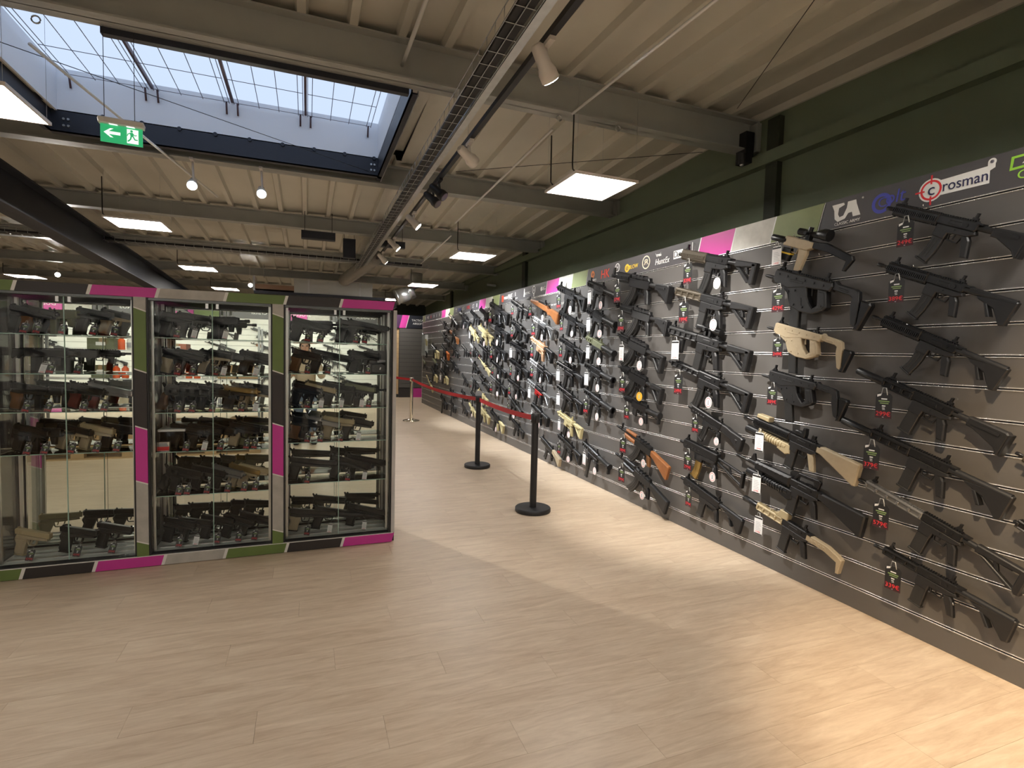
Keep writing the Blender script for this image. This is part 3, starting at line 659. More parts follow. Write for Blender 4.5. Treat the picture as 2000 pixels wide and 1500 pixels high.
def VECTOR(stock='fold'):
    P = {}
    P['barrel'] = (MB().lathe([(0,.007),(.03,.011),(.09,.011)], 'x', (0,0,.004), 10), 'metal')
    up = MB().ext([(.078,.0),(.08,.052),(.09,.058),(.46,.06),(.47,.04),(.46,.012),(.40,.008),(.31,.0),(.20,-.03),(.10,-.02)], .05, 0, .006)
    for k in range(6): up.lathe([(-.028,.006),(-.02,.006)], 'y', (.115+k*.06,0,.034), 8)
    up.ext([(.20,.012),(.29,.014),(.29,.026),(.20,.024)], .053, 0, .002)
    P['upper_housing'] = (up, 'body')
    rl = MB(); teeth(rl, .09, .45, .058, 24, .008); P['top_rail'] = (rl, 'metal')
    lo = MB().ext([(.11,-.016),(.198,-.052),(.245,-.118),(.313,-.132),(.40,-.125),(.46,-.09),(.474,-.069),(.44,.012),(.385,.012),(.388,.0),(.413,-.075),(.394,-.095),(.36,-.07),(.338,-.044),(.318,.004),(.318,.012),(.13,.012)], .044, 0, .005)
    for p in ((.21,-.045),(.27,-.105),(.33,-.105),(.25,-.03),(.44,-.07)): lo.lathe([(-.027,.006),(-.02,.006)], 'y', (p[0],0,p[1]), 8)
    lo.ext([(.335,.006),(.343,.006),(.356,-.034),(.347,-.036)], .008, 0, .001).ext([(.30,-.06),(.308,-.058),(.325,-.10),(.317,-.10)], .048, 0, .001)
    P['lower_body'] = (lo, 'body')
    P['pistol_grip'] = (MB().ext([(.392,.004),(.436,.008),(.470,-.068),(.458,-.088),(.425,-.10),(.40,-.098),(.418,-.075)], .05, 0, .01), 'grip')
    P['magazine'] = (MB().ext([(.243,-.112),(.312,-.128),(.349,-.246),(.291,-.258)], .028, 0, .004), 'mag')
    P['front_sight'] = (sight(.11, .064, .04), 'metal'); P['rear_sight'] = (sight(.41, .064, .04), 'metal')
    P['stock'] = (MB().ext([(.455,.05),(.47,.072),(.49,.06),(.59,.056),(.612,.048),(.632,-.0),(.655,-.10),(.66,-.125),(.628,-.115),(.592,-.03),(.586,.012),(.57,.02),(.465,.024)], .03, 0, .004).ext([(.50,.034),(.56,.032),(.56,.042),(.50,.045)], .034, 0, .002), 'body')
    P['butt_pad'] = (MB().ext([(.640,.012),(.69,.012),(.70,.0),(.678,-.132),(.648,-.135),(.660,-.10)], .04, 0, .006), 'metal')
    return P, .69
def VECTOR_MESH(): return VECTOR()
def PCARB():
    P = {}
    P['suppressor'] = (supp(0, .13, .021), 'metal')
    P['pistol_body'] = (MB().ext([(.11,-.03),(.30,-.03),(.33,-.012),(.33,.024),(.12,.03),(.11,.02)], .034, 0, .005).ext([(.17,-.03),(.175,-.062),(.225,-.066),(.232,-.03),(.226,-.03),(.22,-.06),(.18,-.056),(.176,-.03)], .012, 0, .001), 'body')
    P['pistol_grip'] = (MB().ext([(.235,-.028),(.30,-.028),(.305,-.05),(.295,-.16),(.25,-.165),(.245,-.08)], .03, 0, .006), 'body')
    P['magazine'] = (MB().ext([(.247,-.15),(.298,-.15),(.29,-.29),(.245,-.29)], .026, 0, .004), 'metal')
    P['torch'] = (MB().ext([(.12,-.04),(.18,-.04),(.19,-.075),(.185,-.12),(.125,-.12),(.118,-.09)], .036, 0, .006), 'metal')
    P['torch_band'] = (MB().ext([(.117,-.068),(.192,-.068),(.19,-.078),(.118,-.078)], .04, 0, .002), 'band')
    P['scope'] = (scope_part(.19, .03, .17).lathe([(-.02,.02),(.02,.034),(.06,.034)], 'x', (.35,0,.078), 14), 'opt')
    P['stock'] = (MB().ext([(.29,.03),(.36,.03),(.42,.036),(.60,.0),(.615,-.02),(.585,-.09),(.57,-.09),(.572,-.035),(.43,-.012),(.29,-.01)], .026, 0, .004), 'metal')
    return P, .61
def SCAR(stock='solid', mag='curved', hl=.2, slope=False):
    P = {}; u0 = .05; u1 = u0+hl; u2 = u1+.2; sl = .25; Ltot = u2+sl
    P['barrel'] = (MB().lathe([(0,.012),(.05,.012),(.055,.009),(u0+.05,.009)], 'x', (0,0,-.004), 10), 'metal')
    up = MB().ext([(u0,-.02),(u0+.02,-.034),(u2,-.026),(u2,.03),(u0+.01,.034),(u0,.024)], .044, 0, .006); teeth(up, u0+.01, u2-.01, .033, 26, .006)
    for k in range(5): up.ext([(u0+.03+k*.035,-.012),(u0+.05+k*.035,-.012),(u0+.05+k*.035,0),(u0+.03+k*.035,0)], .048, 0, .002)
    P['upper_receiver'] = (up, 'metal')
    lo = MB().ext([(u1-.03,-.028),(u2-.01,-.024),(u2-.02,-.055),(u1+.06,-.06),(u1+.05,-.085),(u1-.02,-.08)], .036, 0, .005)
    lo.ext([(u1+.062,-.05),(u1+.068,-.085),(u2-.055,-.088),(u2-.045,-.05),(u2-.05,-.05),(u2-.06,-.081),(u1+.074,-.079),(u1+.068,-.05)], .012, 0, .001)
    P['lower_receiver'] = (lo, 'body')
    P['magazine'] = (mag_part(mag, u1-.012, -.07), 'mag'); P['pistol_grip'] = (grip_part(u2-.055, -.048, .095, .035), 'grip')
    P['stock'] = (stock_part(stock, u2, sl), 'stock')
    P['front_sight'] = (sight(u0+.03, .038, .036), 'metal'); P['rear_sight'] = (sight(u2-.03, .038, .032), 'metal')
    return P, Ltot
def WOODRIFLE():
    P = {}
    P['barrel'] = (MB().lathe([(0,.009),(.006,.011),(.05,.011),(.055,.008),(.45,.009)], 'x', (0,0,0), 10).ext([(.07,.0),(.09,.0),(.085,.035),(.078,.035)], .01, 0, .001), 'metal')
    P['wooden_stock'] = (MB().ext([(.14,.012),(.36,.022),(.52,.012),(.60,.0),(.64,-.022),(.72,.0),(.90,-.018),(.905,-.03),(.90,-.135),(.885,-.14),(.72,-.075),(.66,-.085),(.63,-.06),(.46,-.048),(.30,-.034),(.14,-.02)], .042, 0, .01), 'wood')
    P['receiver'] = (MB().ext([(.36,.01),(.56,.008),(.55,.036),(.38,.038)], .034, 0, .006), 'metal')
    P['rear_sight'] = (sight(.53, .034, .03), 'metal')
    P['magazine'] = (mag_part('short', .44, -.04), 'mag')
    P['trigger_guard'] = (MB().ext([(.52,-.046),(.53,-.075),(.59,-.078),(.60,-.055),(.594,-.055),(.586,-.07),(.534,-.068),(.527,-.046)], .012, 0, .001), 'metal')
    return P, .905
def SNIPER():
    P = {}
    P['barrel'] = (MB().lathe([(0,.013),(.06,.013),(.062,.009),(.5,.011)], 'x', (0,0,0), 10), 'metal')
    P['stock'] = (MB().ext([(.32,.008),(.62,.012),(.66,-.02),(.70,-.01),(.72,.012),(.98,.012),(1.0,0),(1.0,-.11),(.98,-.115),(.78,-.06),(.70,-.09),(.66,-.085),(.64,-.045),(.32,-.034)], .04, 0, .008), 'stock')
    P['receiver'] = (MB().ext([(.46,.008),(.66,.006),(.66,.03),(.46,.032)], .032, 0, .006).tube([(.63,-.01,.01),(.645,-.05,-.02)], .006, 6), 'metal')
    P['scope'] = (scope_part(.40, .032, .28), 'opt'); P['magazine'] = (mag_part('short', .50, -.03), 'mag')
    return P, 1.0
PROTO_FN = dict(
 m4q=lambda: AR('quad','curved','crane',.05,.255,.22), m4q_moe=lambda: AR('quad','curved','moe',.045,.24,.22), hkslope=lambda: AR('quad','curved','slope',.07,.24,.245),
 supp=lambda: AR('mlok','straight','crane',.14,.17,.24,sup=True), suppl=lambda: AR('mlok','straight','slope',.16,.22,.26,sup=True),
 dmr=lambda: AR('slim','straight','moe',.05,.32,.27), m4k=lambda: AR('slim','straight','slope',.06,.19,.25), m4mlok=lambda: AR('mlok','straight','moe',.02,.25,.23), m4short=lambda: AR('mlok','curved','moe',.05,.16,.21),
 m4scope=lambda: AR('mlok','straight','moe',.05,.28,.23,opt='scope',vgrip=True), m4curved=lambda: AR('slim','curved','moe',.04,.28,.23),
 m4dot=lambda: AR('quad','curved','crane',.05,.20,.22,opt='reddot',sights='rear'), m4big=lambda: AR('mlok','curved','crane',.06,.2,.22,opt='scope',sights=None),
 m16gl=lambda: AR('quad','straight','a2',.10,.29,.27,sights='rear',opt='reddot',launcher='sniper'), m16a=lambda: AR('a1','straight','a2',.175,.285,.285,sights='post',carry=True,launcher='black'),
 pdwt=lambda: AR('mlok','straight','pdw',.11,.22,.24,sup=True,opt='pdwdot',sights='rear'), m4a2=lambda: AR('round','curved','a2',.14,.22,.25,sights='post',carry=True),
 akwood=lambda: AK('ak',True,.15,.25), aktac=lambda: AK('crane',False,.10,.21,rail=True), aktacs=lambda: AK('moe',False,.07,.20,rail=True,short=True), akshort=lambda: AK('tube',False,.05,.18,rail=True,short=True,mag='short'),
 akblack=lambda: AK('ak',False,.16,.25), smg=lambda: SMG(), smg2=lambda: SMG('crane',.18), smg_scope=lambda: SMG('tube',.2,.12,.03,'stick',True), vector=VECTOR, pcarb=PCARB,
 scar=lambda: SCAR('solid'), g36=lambda: SCAR('skeleton','curved',.16), scarl=lambda: SCAR('slope','straight',.24), woodrifle=WOODRIFLE, sniper=SNIPER)
DESC = dict(m4q='carbine with short quad rail', m4q_moe='carbine with ribbed rail handguard', hkslope='carbine with sloped stock', supp='carbine with fat suppressor', suppl='rifle with long cloth-dark suppressor', dmr='rifle with slim slotted handguard',
 m4k='carbine with slim slotted handguard', m4mlok='carbine with slotted handguard', m4short='short slotted carbine', m4scope='scoped carbine', m4curved='carbine with curved magazine', m4dot='carbine with red dot sight', m4big='carbine with bulky scope',
 m16gl='rifle with underslung launcher', m16a='rifle with launcher and carry handle', pdwt='carbine with skeleton stock', m4a2='rifle with carry handle', akwood='rifle with curved magazine', aktac='railed rifle with curved magazine', aktacs='stubby railed carbine', akshort='compact tube-stock carbine',
 akblack='rifle with curved magazine', smg='submachine gun with stick magazine', smg2='short submachine gun', smg_scope='scoped submachine gun', vector='angular submachine gun', pcarb='scoped pistol carbine', scar='rifle with solid stock', g36='rifle with skeleton stock', scarl='flat-topped long rifle', woodrifle='rifle', sniper='bolt rifle with scope')
NAMES = dict(smg='submachine_gun', smg2='submachine_gun', smg_scope='submachine_gun', vector='submachine_gun', pcarb='pistol_carbine', sniper='bolt_rifle', woodrifle='wooden_rifle', akwood='rifle', akblack='rifle', m16gl='launcher_rifle', m16a='launcher_rifle')
BASE = dict(metal=BLACKM, body=BLACKP, hg=BLACKM, mag=MAGM, grip=BLACKP, stock=BLACKP, opt=BLACKM, launch=BLACKM, wood=WOOD, band=YEL)
SCH = dict(blk={}, tan=dict(body=TANM, metal=TANM, hg=TANM, stock=TANP, grip=TANP), tanv=dict(body=TANP, grip=TANP), khaki=dict(body=PALET, metal=PALET, hg=PALET, stock=PALET, grip=PALET),
 wood=dict(hg=WOOD, stock=WOOD, grip=BROWNP), brown=dict(hg=BROWNG), silver=dict(metal=SILVER, hg=SILVER, stock=GREYM), silverhg=dict(hg=SILVER), copper=dict(metal=COPPER, body=COPPER, hg=COPPER, grip=COPPER), red=dict(body=REDM, hg=GREYM, stock=GREYM),
 tanst=dict(stock=PALET, grip=PALET), tanhg=dict(hg=TANM, stock=TANP), tanm16=dict(hg=BLACKM, launch=TANM, stock=TANP, grip=TANP), tanmag=dict(mag=GOLDM), greyhg=dict(hg=GREYM), grn=dict(hg=GREENP, metal=GREENP), orange=dict(stock=mat('orange_polymer', (.5,.13,.02), .5)), wgun=dict(hg=WOOD, stock=WOOD), gold=dict(hg=TANM))
CNAME = dict(blk='black', tan='tan', tanv='tan', khaki='pale khaki', wood='black and wood', brown='black and bronze', silver='silver and black', silverhg='silver-railed black', copper='copper-coloured', red='red and black', tanst='khaki-stocked black', tanhg='tan and black', tanm16='black and tan', tanmag='black', greyhg='black and grey', grn='olive', orange='orange-stocked', wgun='wooden-stocked', gold='tan-railed black')
_proto = {}
def proto(k):
    if k not in _proto:
        P, L = PROTO_FN[k]()
        _proto[k] = ([(n, mb.mesh(n, BASE[mk]), mk) for n, (mb, mk) in P.items()], L)
    return _proto[k]
def place_gun(kind, scheme, M, scale, label, group):
    parts, L = proto(kind)
    e = empty(NAMES.get(kind, 'rifle' if L > .86 else 'carbine'), mw=M @ Matrix.Diagonal((scale, scale, scale, 1)))
    tag(e, label, 'replica gun', group)
    sc = SCH[scheme]
    for n, me, mk in parts:
        o = new_obj(n, me, e)
        if mk in sc:
            o.material_slots[0].link = 'OBJECT'; o.material_slots[0].material = sc[mk]
    return e
CARDN = ['zero','one','two','three','four','five','six','seven','eight','nine','ten','eleven','twelve','thirteen','fourteen','fifteen','sixteen']
ORD = ['zeroth','first','second','third','fourth','fifth','sixth','seventh','eighth','ninth','tenth','eleventh','twelfth','thirteenth','fourteenth','fifteenth','sixteenth','seventeenth']

# wall guns: (column, [(kind, scheme, muzzle px, butt px, tags)])   tags: b black card, w white card, o round disc
WG = [
 (1, [('m4q','blk',(1733,406),(2010,470),'b'),('hkslope','blk',(1715,516),(1990,598),'b'),('hkslope','blk',(1705,618),(1970,727),''),('supp','blk',(1682,726),(1972,858),'b'),('suppl','blk',(1652,823),(1980,978),'b'),('dmr','greyhg',(1678,936),(2010,1130),'b'),('m4k','blk',(1708,1064),(1987,1220),'b')]),
 (2, [('pcarb','tanv',(1510,463),(1670,501),'w'),('vector','blk',(1496,539),(1702,597),'b'),('vector','tanv',(1499,640),(1664,690),'b'),('vector','blk',(1488,733),(1655,785),'b'),('m16gl','tanm16',(1455,813),(1681,915),'w'),('m16a','blk',(1440,888),(1691,1015),'w'),('pdwt','tanhg',(1458,974),(1648,1092),'w')]),
 (3, [('m4q_moe','brown',(1327,496),(1479,523),'bo'),('m4mlok','brown',(1319,569),(1473,609),'bo'),('m4scope','blk',(1301,642),(1466,694),'w'),('m4curved','blk',(1308,705),(1465,776),'bo'),('scar','blk',(1346,793),(1453,861),'bo'),('g36','tanmag',(1330,860),(1456,922),'bo'),('scarl','blk',(1331,932),(1452,1021),'b')]),
 (4, [('aktac','blk',(1195,538),(1311,560),'b'),('aktac','blk',(1203,597),(1307,628),'b'),('aktacs','blk',(1206,653),(1298,698),'wo'),('aktacs','blk',(1208,715),(1295,761),'by'),('akshort','blk',(1218,775),(1290,809),'bo'),('akwood','wood',(1206,831),(1310,908),'bo'),('akblack','blk',(1203,885),(1308,976),'bo')]),
 (5, [('smg','blk',(1148,553),(1205,577),'wo'),('smg','blk',(1146,605),(1203,635),'wo'),('smg','grn',(1145,659),(1200,691),'wo'),('smg','blk',(1142,711),(1198,743),'wo'),('smg','blk',(1141,762),(1197,802),'bo'),('smg','blk',(1138,864),(1191,913),'wo')]),
 (6, [('m4short','blk',(1088,561),(1145,588),'bo'),('m4mlok','blk',(1093,610),(1145,643),'bo'),('m4short','blk',(1092,660),(1141,693),'bo'),('m4big','blk',(1086,707),(1140,742),'w'),('m4short','blk',(1087,752),(1138,793),'w'),('m4short','khaki',(1089,804),(1137,841),'wo'),('m4short','blk',(1089,848),(1135,893),'bo')]),
 (7, [('woodrifle','blk',(1030,583),(1093,609),'bo'),('m4short','silver',(1040,619),(1082,648),'bo'),('m4short','copper',(1037,659),(1080,693),'b'),('m4mlok','silverhg',(1036,702),(1078,736),'bo'),('m4mlok','red',(1031,742),(1076,781),'w'),('smg2','blk',(1038,789),(1071,820),'wo'),('scar','tanhg',(1056,853),(1095,899),'')]),
 (8, [('m4q','blk',(999,587),(1033,611),'b'),('aktacs','blk',(999,627),(1032,653),'b'),('m4big','blk',(996,669),(1033,691),'w'),('m4dot','blk',(996,701),(1033,730),'bo'),('m4mlok','blk',(993,741),(1027,768),'bo'),('smg','greyhg',(993,773),(1019,807),'bo'),('m4short','blk',(998,816),(1023,847),'')]),
 (9, [('m4short','blk',(957,593),(993,618),'b'),('m4big','greyhg',(955,633),(993,656),'o'),('m4short','blk',(959,669),(989,693),'bo'),('m4q','blk',(961,705),(988,730),'bo'),('m4mlok','greyhg',(958,734),(989,763),'bo'),('m4short','tanst',(958,801),(984,835),'o')]),
 (10, [('m4q','blk',(937,603),(962,626),'o'),('m4short','khaki',(935,638),(962,662),'o'),('m4mlok','blk',(936,672),(961,696),'b'),('sniper','khaki',(934,697),(958,727),''),('sniper','blk',(929,725),(956,757),''),('m4short','khaki',(933,762),(953,784),'o'),('m4short','khaki',(934,790),(956,818),'')]),
 (11, [('m4q','blk',(919,607),(937,627),''),('g36','khaki',(917,639),(936,659),'w'),('m4mlok','silverhg',(919,672),(935,693),'b'),('m4dot','silverhg',(919,701),(935,725),''),('m4short','greyhg',(920,736),(935,758),'b'),('smg2','blk',(920,765),(933,782),''),('m4short','khaki',(916,787),(930,809),'o')]),
 (12, [('aktacs','blk',(898,611),(918,630),'o'),('m4q','blk',(902,674),(916,691),''),('m4q','blk',(902,730),(914,750),''),('smg2','blk',(901,763),(913,777),''),('scar','blk',(901,787),(913,807),'')]),
 (13, [('akwood','gold',(876,614),(894,632),''),('aktac','wgun',(878,645),(895,662),''),('aktac','blk',(881,674),(895,691),''),('aktac','blk',(879,701),(894,720),''),('smg','blk',(879,761),(891,772),''),('smg2','blk',(879,783),(890,800),'')]),
 (14, [('sniper','blk',(860,626),(877,643),''),('sniper','blk',(859,646),(878,669),''),('m4short','orange',(862,674),(877,694),'o'),('m4q','blk',(862,701),(876,718),'w'),('m4short','tanst',(861,722),(875,742),'w'),('smg2','blk',(861,773),(873,792),'')]),
 (15, [('m4short','tanst',(843,674),(857,691),''),('m4short','grn',(845,699),(855,715),''),('m4short','tanst',(842,717),(854,739),'')]),
 (16, [('m4short','tanst',(825,651),(834,668),''),('m4short','blk',(826,677),(834,692),'o'),('g36','grn',(826,702),(834,716),''),('sniper','khaki',(833,733),(846,760),'')]),
 (0, [('m4q','brown',(1984,884),(2290,1040),''),('m4mlok','blk',(1980,1017),(2290,1210),'')]),
]
GX = W_X-.058
HOOKM = mat('chrome_hook_wire', (.6,.6,.6), .25, 1)
PRICES = ['249€','389€','299€','379€','579€','339€','199€','429€']
_tag = {}
def tag_mesh(kind, price):
    k = (kind, price)
    if k in _tag: return _tag[k]
    mb = MB(); mats = [BLACKC, WHITE, GREENC, REDC, GREYC, mat('dark_red_card', (.045,.010,.014), .5), mat('clear_hook_loop', (.5,.5,.48), .3)]
    y = -.0008
    if kind == 'b':
        mb.ext([(-.031,-.10),(.031,-.10),(.031,-.006),(.022,.008),(-.022,.008),(-.031,-.006)], .0015, 0, .0003, 0)
        mb.add([(-.0305,-.0009,-.10),(.0305,-.0009,-.10),(.0305,-.0009,-.074),(-.0305,-.0009,-.066)], [(0,1,2,3)], 5)
        mb.add([(-.026,-.001,.0),(-.008,-.001,.006),(-.012,-.001,-.004),(-.026,-.001,-.01)], [(0,1,2,3)], 1)
        for x0, x1, z0, z1, m in ((-.010,.012,-.020,-.015,1),(-.020,.021,-.030,-.025,2),(-.014,.018,-.038,-.034,2),(-.006,.007,-.050,-.045,1),(-.005,.005,-.058,-.055,1),(-.004,.006,-.064,-.062,1),(-.003,.003,-.097,-.094,4)):
            mb.add([(x0,-.0011,z0),(x1,-.0011,z0),(x1,-.0011,z1),(x0,-.0011,z1)], [(0,1,2,3)], m)
        t = text_mesh(price, .026, 0); n = [(v.co.x*1.0, -.0012, v.co.y-.082) for v in t.vertices]
        mb.add(n, [list(p.vertices) for p in t.polygons], 3)
        mb.tube([(-.012,0,.0),(-.006,0,.03),(.006,0,.03),(.012,0,.0)], .002, 5, 6)
    elif kind == 'w':
        mb.ext([(-.029,-.115),(.029,-.115),(.029,-.002),(.022,.006),(-.022,.006),(-.029,-.002)], .0015, 0, .0003, 1)
        mb.add([(-.028,-.0011,-.010),(.028,-.0011,-.010),(.028,-.0011,0),(-.028,-.0011,0)], [(0,1,2,3)], 0)
        for k_ in range(6): mb.add([(-.018,-.0011,-.034-k_*.010),(.010+.006*(k_%3),-.0011,-.034-k_*.010),(.010+.006*(k_%3),-.0011,-.032-k_*.010),(-.018,-.0011,-.032-k_*.010)], [(0,1,2,3)], 4)
        mb.add([(-.028,-.0011,-.114),(.028,-.0011,-.114),(.028,-.0011,-.107),(-.028,-.0011,-.107)], [(0,1,2,3)], 0)
        t = text_mesh(price, .016, 0); mb.add([(v.co.x, -.0012, v.co.y-.098) for v in t.vertices], [list(p.vertices) for p in t.polygons], 3)
        mb.tube([(-.012,0,.0),(-.006,0,.03),(.006,0,.03),(.012,0,.0)], .002, 5, 6)
    else:
        m0 = 1 if kind == 'o' else 7; mats.append(YEL)
        mb.lathe([(-.001,.033),(.001,.033)], 'y', (0,0,-.03), 20, m0); 
        for k_ in range(24):
            a0, a1 = 2*math.pi*k_/24, 2*math.pi*(k_+1)/24
            mb.add([(r*math.cos(a), -.0015, -.03+r*math.sin(a)) for a, r in ((a0,.024),(a1,.024),(a1,.027),(a0,.027))], [(0,1,2,3)], 3)
        mb.add([(-.006,-.0015,-.045),(.006,-.0015,-.045),(.004,-.0015,-.016),(-.004,-.0015,-.016)], [(0,1,2,3)], 4)
        mb.tube([(0,0,.0),(0,.004,.03)], .001, 4, 4)
    _tag[k] = mb.mesh('price_tag', mats); return _tag[k]
TNAME = dict(b='black red-figured price card', w='white price card', o='round white paper disc', y='round yellow paper disc')
pi_ = 0
for c, guns in WG:
    for r, (kind, sch, a, bq, tg) in enumerate(guns):
        A = onX(*a, GX); B = onX(*bq, GX); d = (B-A); ln = d.length; u = d.normalized(); v = Vector((0, u.z, -u.y))
        if v.z < 0: v = -v
        y_ = v.cross(u)
        M = Matrix(((u.x, y_.x, v.x, A.x), (u.y, y_.y, v.y, A.y), (u.z, y_.z, v.z, A.z), (0,0,0,1)))
        L = proto(kind)[1]; s = ln/L
        where = f'{ORD[r+1]} in wall column {CARDN[c]} from the right' if c else ('upper' if r == 0 else 'lower')+' of two cut by the picture edge'
        ttl = f'{CNAME[sch]} {DESC[kind]}, {where}'
        if len(ttl.split()) > 16: ttl = ttl.replace(' from the right', ' from right').replace(' black ', ' ')
        ge = place_gun(kind, sch, M, s, ttl, 'replica guns hung on the slatted wall')
        # chrome pegs that carry it
        for t in (.30, .62):
            hk = MB()
            p = A+d*t; zz = p.z-.02*s
            zr = zs[1]+round((zz-zs[1])/RAILP)*RAILP
            hk.tube([(W_X-.0042, p.y, zr), (GX-.01, p.y, zr), (GX-.012, p.y, zr+.012)], .0025, 5)
            o = hk.build('hanger', HOOKM, ge); o.matrix_parent_inverse = ge.matrix_basis.inverted()
        # hanging cards
        for k, t in enumerate(tg):
            # the card hangs from the front third, the disc from the trigger guard
            fr_ = .20 if t in 'bw' else .60
            if kind == 'pcarb': fr_ = .12
            if kind in ('suppl','supp','m16a'): fr_ = .23
            p = A+d*fr_; pos = Vector((GX-.035*s, p.y, p.z-(.055 if t in 'bw' else .10)*s))
            to = new_obj('price_tag' if t in 'bw' else 'paper_disc', tag_mesh(t, PRICES[pi_ % len(PRICES)] if t in 'bw' else '')); pi_ += t in 'bw'
            sc_ = max(.85, s)*1.0
            to.matrix_world = Matrix.Translation(pos) @ Matrix.Rotation(-math.pi/2, 4, 'Z') @ Matrix.Rotation(R.uniform(-.12,.12) if c > 2 else 0, 4, 'Z') @ Matrix.Diagonal((sc_*(1.4 if t == 'b' else 1.22 if t == 'w' else 1), sc_, sc_*(1.25 if t == 'b' else 1.05), 1))
            tag(to, f'{TNAME[t]} on the {ORD[r+1]} gun down, wall column {CARDN[c]} from right', 'tag', 'tags hanging from the wall guns')
# acrylic panel near the far end of the wall
pA = onX(836, 654, W_X); pB = onX(838, 695, W_X)
q = empty('acrylic_panel', (W_X, pA.y, pB.z)); tag(q, 'upright white-edged acrylic panel near the far end of the gun wall', 'panel')
pc = MB().box(-.16, -.002, -.012, .012, 0, pA.z-pB.z).build('side_plate', WHITEPAINT, q); pc2 = MB().box(-.16, -.002, -.42, -.41, 0, pA.z-pB.z).build('side_plate', GLASS, q); MB().box(-.164, -.16, -.42, .012, 0, pA.z-pB.z).build('front_sheet', GLASS, q)

# ================================================================== CABINETS
CABX = [(-1.735,-1.011), (-.946,-.222), (-.153,.578)]
CN = ['left', 'middle', 'right']
BASE_Z, TOP_Z, CAB_T = .072, 1.722, 1.782
Y_M = 4.29; Y_BK = 4.34
SHZ = [[1.475,1.235,1.00,.742], [1.475,1.230,.986,.728,.436], [1.475,1.25,1.005,.760,.466]]
MIR = bpy.data.materials.new('mirror_glass'); MIR.use_nodes = True; nt = MIR.node_tree; nt.nodes.clear()
o_ = nt.nodes.new('ShaderNodeOutputMaterial'); gl = nt.nodes.new('ShaderNodeBsdfGlossy'); gl.inputs['Color'].default_value = (.84,.88,.81,1); gl.inputs['Roughness'].default_value = 0; nt.links.new(gl.outputs[0], o_.inputs[0])
CABW = mat('cabinet_tray_laminate', (.55,.58,.56), .3)
# printed surround: one thing, every colour field a part
su = empty('cabinet_surround', (-.58, YC, 0)); tag(su, 'camouflage-coloured printed surround framing the three glass cabinets', 'surround')
SUI = Matrix.Translation(-su.location)
def suchild(mb, n, m): o = mb.build(n, m); o.parent = su; o.matrix_parent_inverse = SUI; return o
def para(xa, xb, z0, z1, sl, m, n, yf=YC-.012, yb=YC+.012):
    V = []
    for y in (yf, yb): V += [(xa-sl, y, z0), (xb-sl, y, z0), (xb, y, z1), (xa, y, z1)]
    return suchild(MB().add(V, [(0,1,2,3),(7,6,5,4),(0,4,5,1),(1,5,6,2),(2,6,7,3),(3,7,4,0)]), n, m)
WP = mat('cream_white_print', (.72,.70,.66), .5)
def pxX(px, py): return onY(px, py, YC).x
def band(cuts, y_px, z0, z1, sl, cols):
    xs = [pxX(p, y_px) for p in cuts]
    for i, c in enumerate(cols):
        para(xs[i]+(.009 if i else 0), xs[i+1]-.009, z0, z1, sl, c, 'print_panel')
        if i < len(cols)-1: para(xs[i+1]-.009, xs[i+1]+.009, z0, z1, sl, WP, 'print_divider')
XE0 = -1.80
top_cut = [-60, 32, 178, 311, 444, 561, 669, 774]
band(top_cut, 560, TOP_Z, CAB_T, .016, [GREENPR, DARKPR, MAGENTA, CONC, GREENPR, DARKPR, MAGENTA])
bot_cut = [-60, 48, 190, 325, 444, 563, 671, 771]
band(bot_cut, 1090, .004, BASE_Z-.004, .018, [GREENPR, DARKPR, MAGENTA, CONC, GREENPR, DARKPR, MAGENTA])
para(-1.86, .60, BASE_Z-.004, BASE_Z, 0, WP, 'print_line')
# posts
pcols = [CONC, GREENPR, DARKPR, MAGENTA, CONC, GREENPR]
pz = [TOP_Z, 1.650, 1.265, .905, .555, .165, BASE_Z]
for xa, xb in ((-1.80,-1.735), (-1.011,-.946), (-.222,-.153)):
    for i, c in enumerate(pcols):
        z1 = pz[i]-(.008 if i else 0); z0 = pz[i+1]
        V = []; sl = .012 if i < 5 else 0; sl1 = .012 if i else 0
        for y in (YC-.012, YC+.012): V += [(xa, y, z0+sl), (xb, y, z0-sl), (xb, y, z1-sl1), (xa, y, z1+sl1)]
        suchild(MB().add(V, [(0,1,2,3),(7,6,5,4),(0,4,5,1),(1,5,6,2),(2,6,7,3),(3,7,4,0)]), 'print_panel', c)
        if i:
            V = []
            for y in (YC-.012, YC+.012): V += [(xa, y, z1+sl1), (xb, y, z1-sl1), (xb, y, pz[i]-sl1), (xa, y, pz[i]+sl1)]
            suchild(MB().add(V, [(0,1,2,3),(7,6,5,4),(0,4,5,1),(1,5,6,2),(2,6,7,3),(3,7,4,0)]), 'print_divider', WP)
suchild(MB().box(.585, .61, YC-.01, Y_BK, BASE_Z, TOP_Z), 'end_panel', mat('pale_grey_panel', (.5,.48,.46), .5))
suchild(MB().box(-1.86, .61, YC+.013, Y_BK, TOP_Z+.02, CAB_T-.002), 'roof_panel', DARKPR)
suchild(MB().box(-1.86, .61, YC+.013, Y_BK, .002, BASE_Z-.006), 'plinth', DARKPR)
suchild(MB().box(-1.86, .61, Y_BK+.002, Y_BK+.014, .002, CAB_T-.002), 'back_panel', DARKPR)

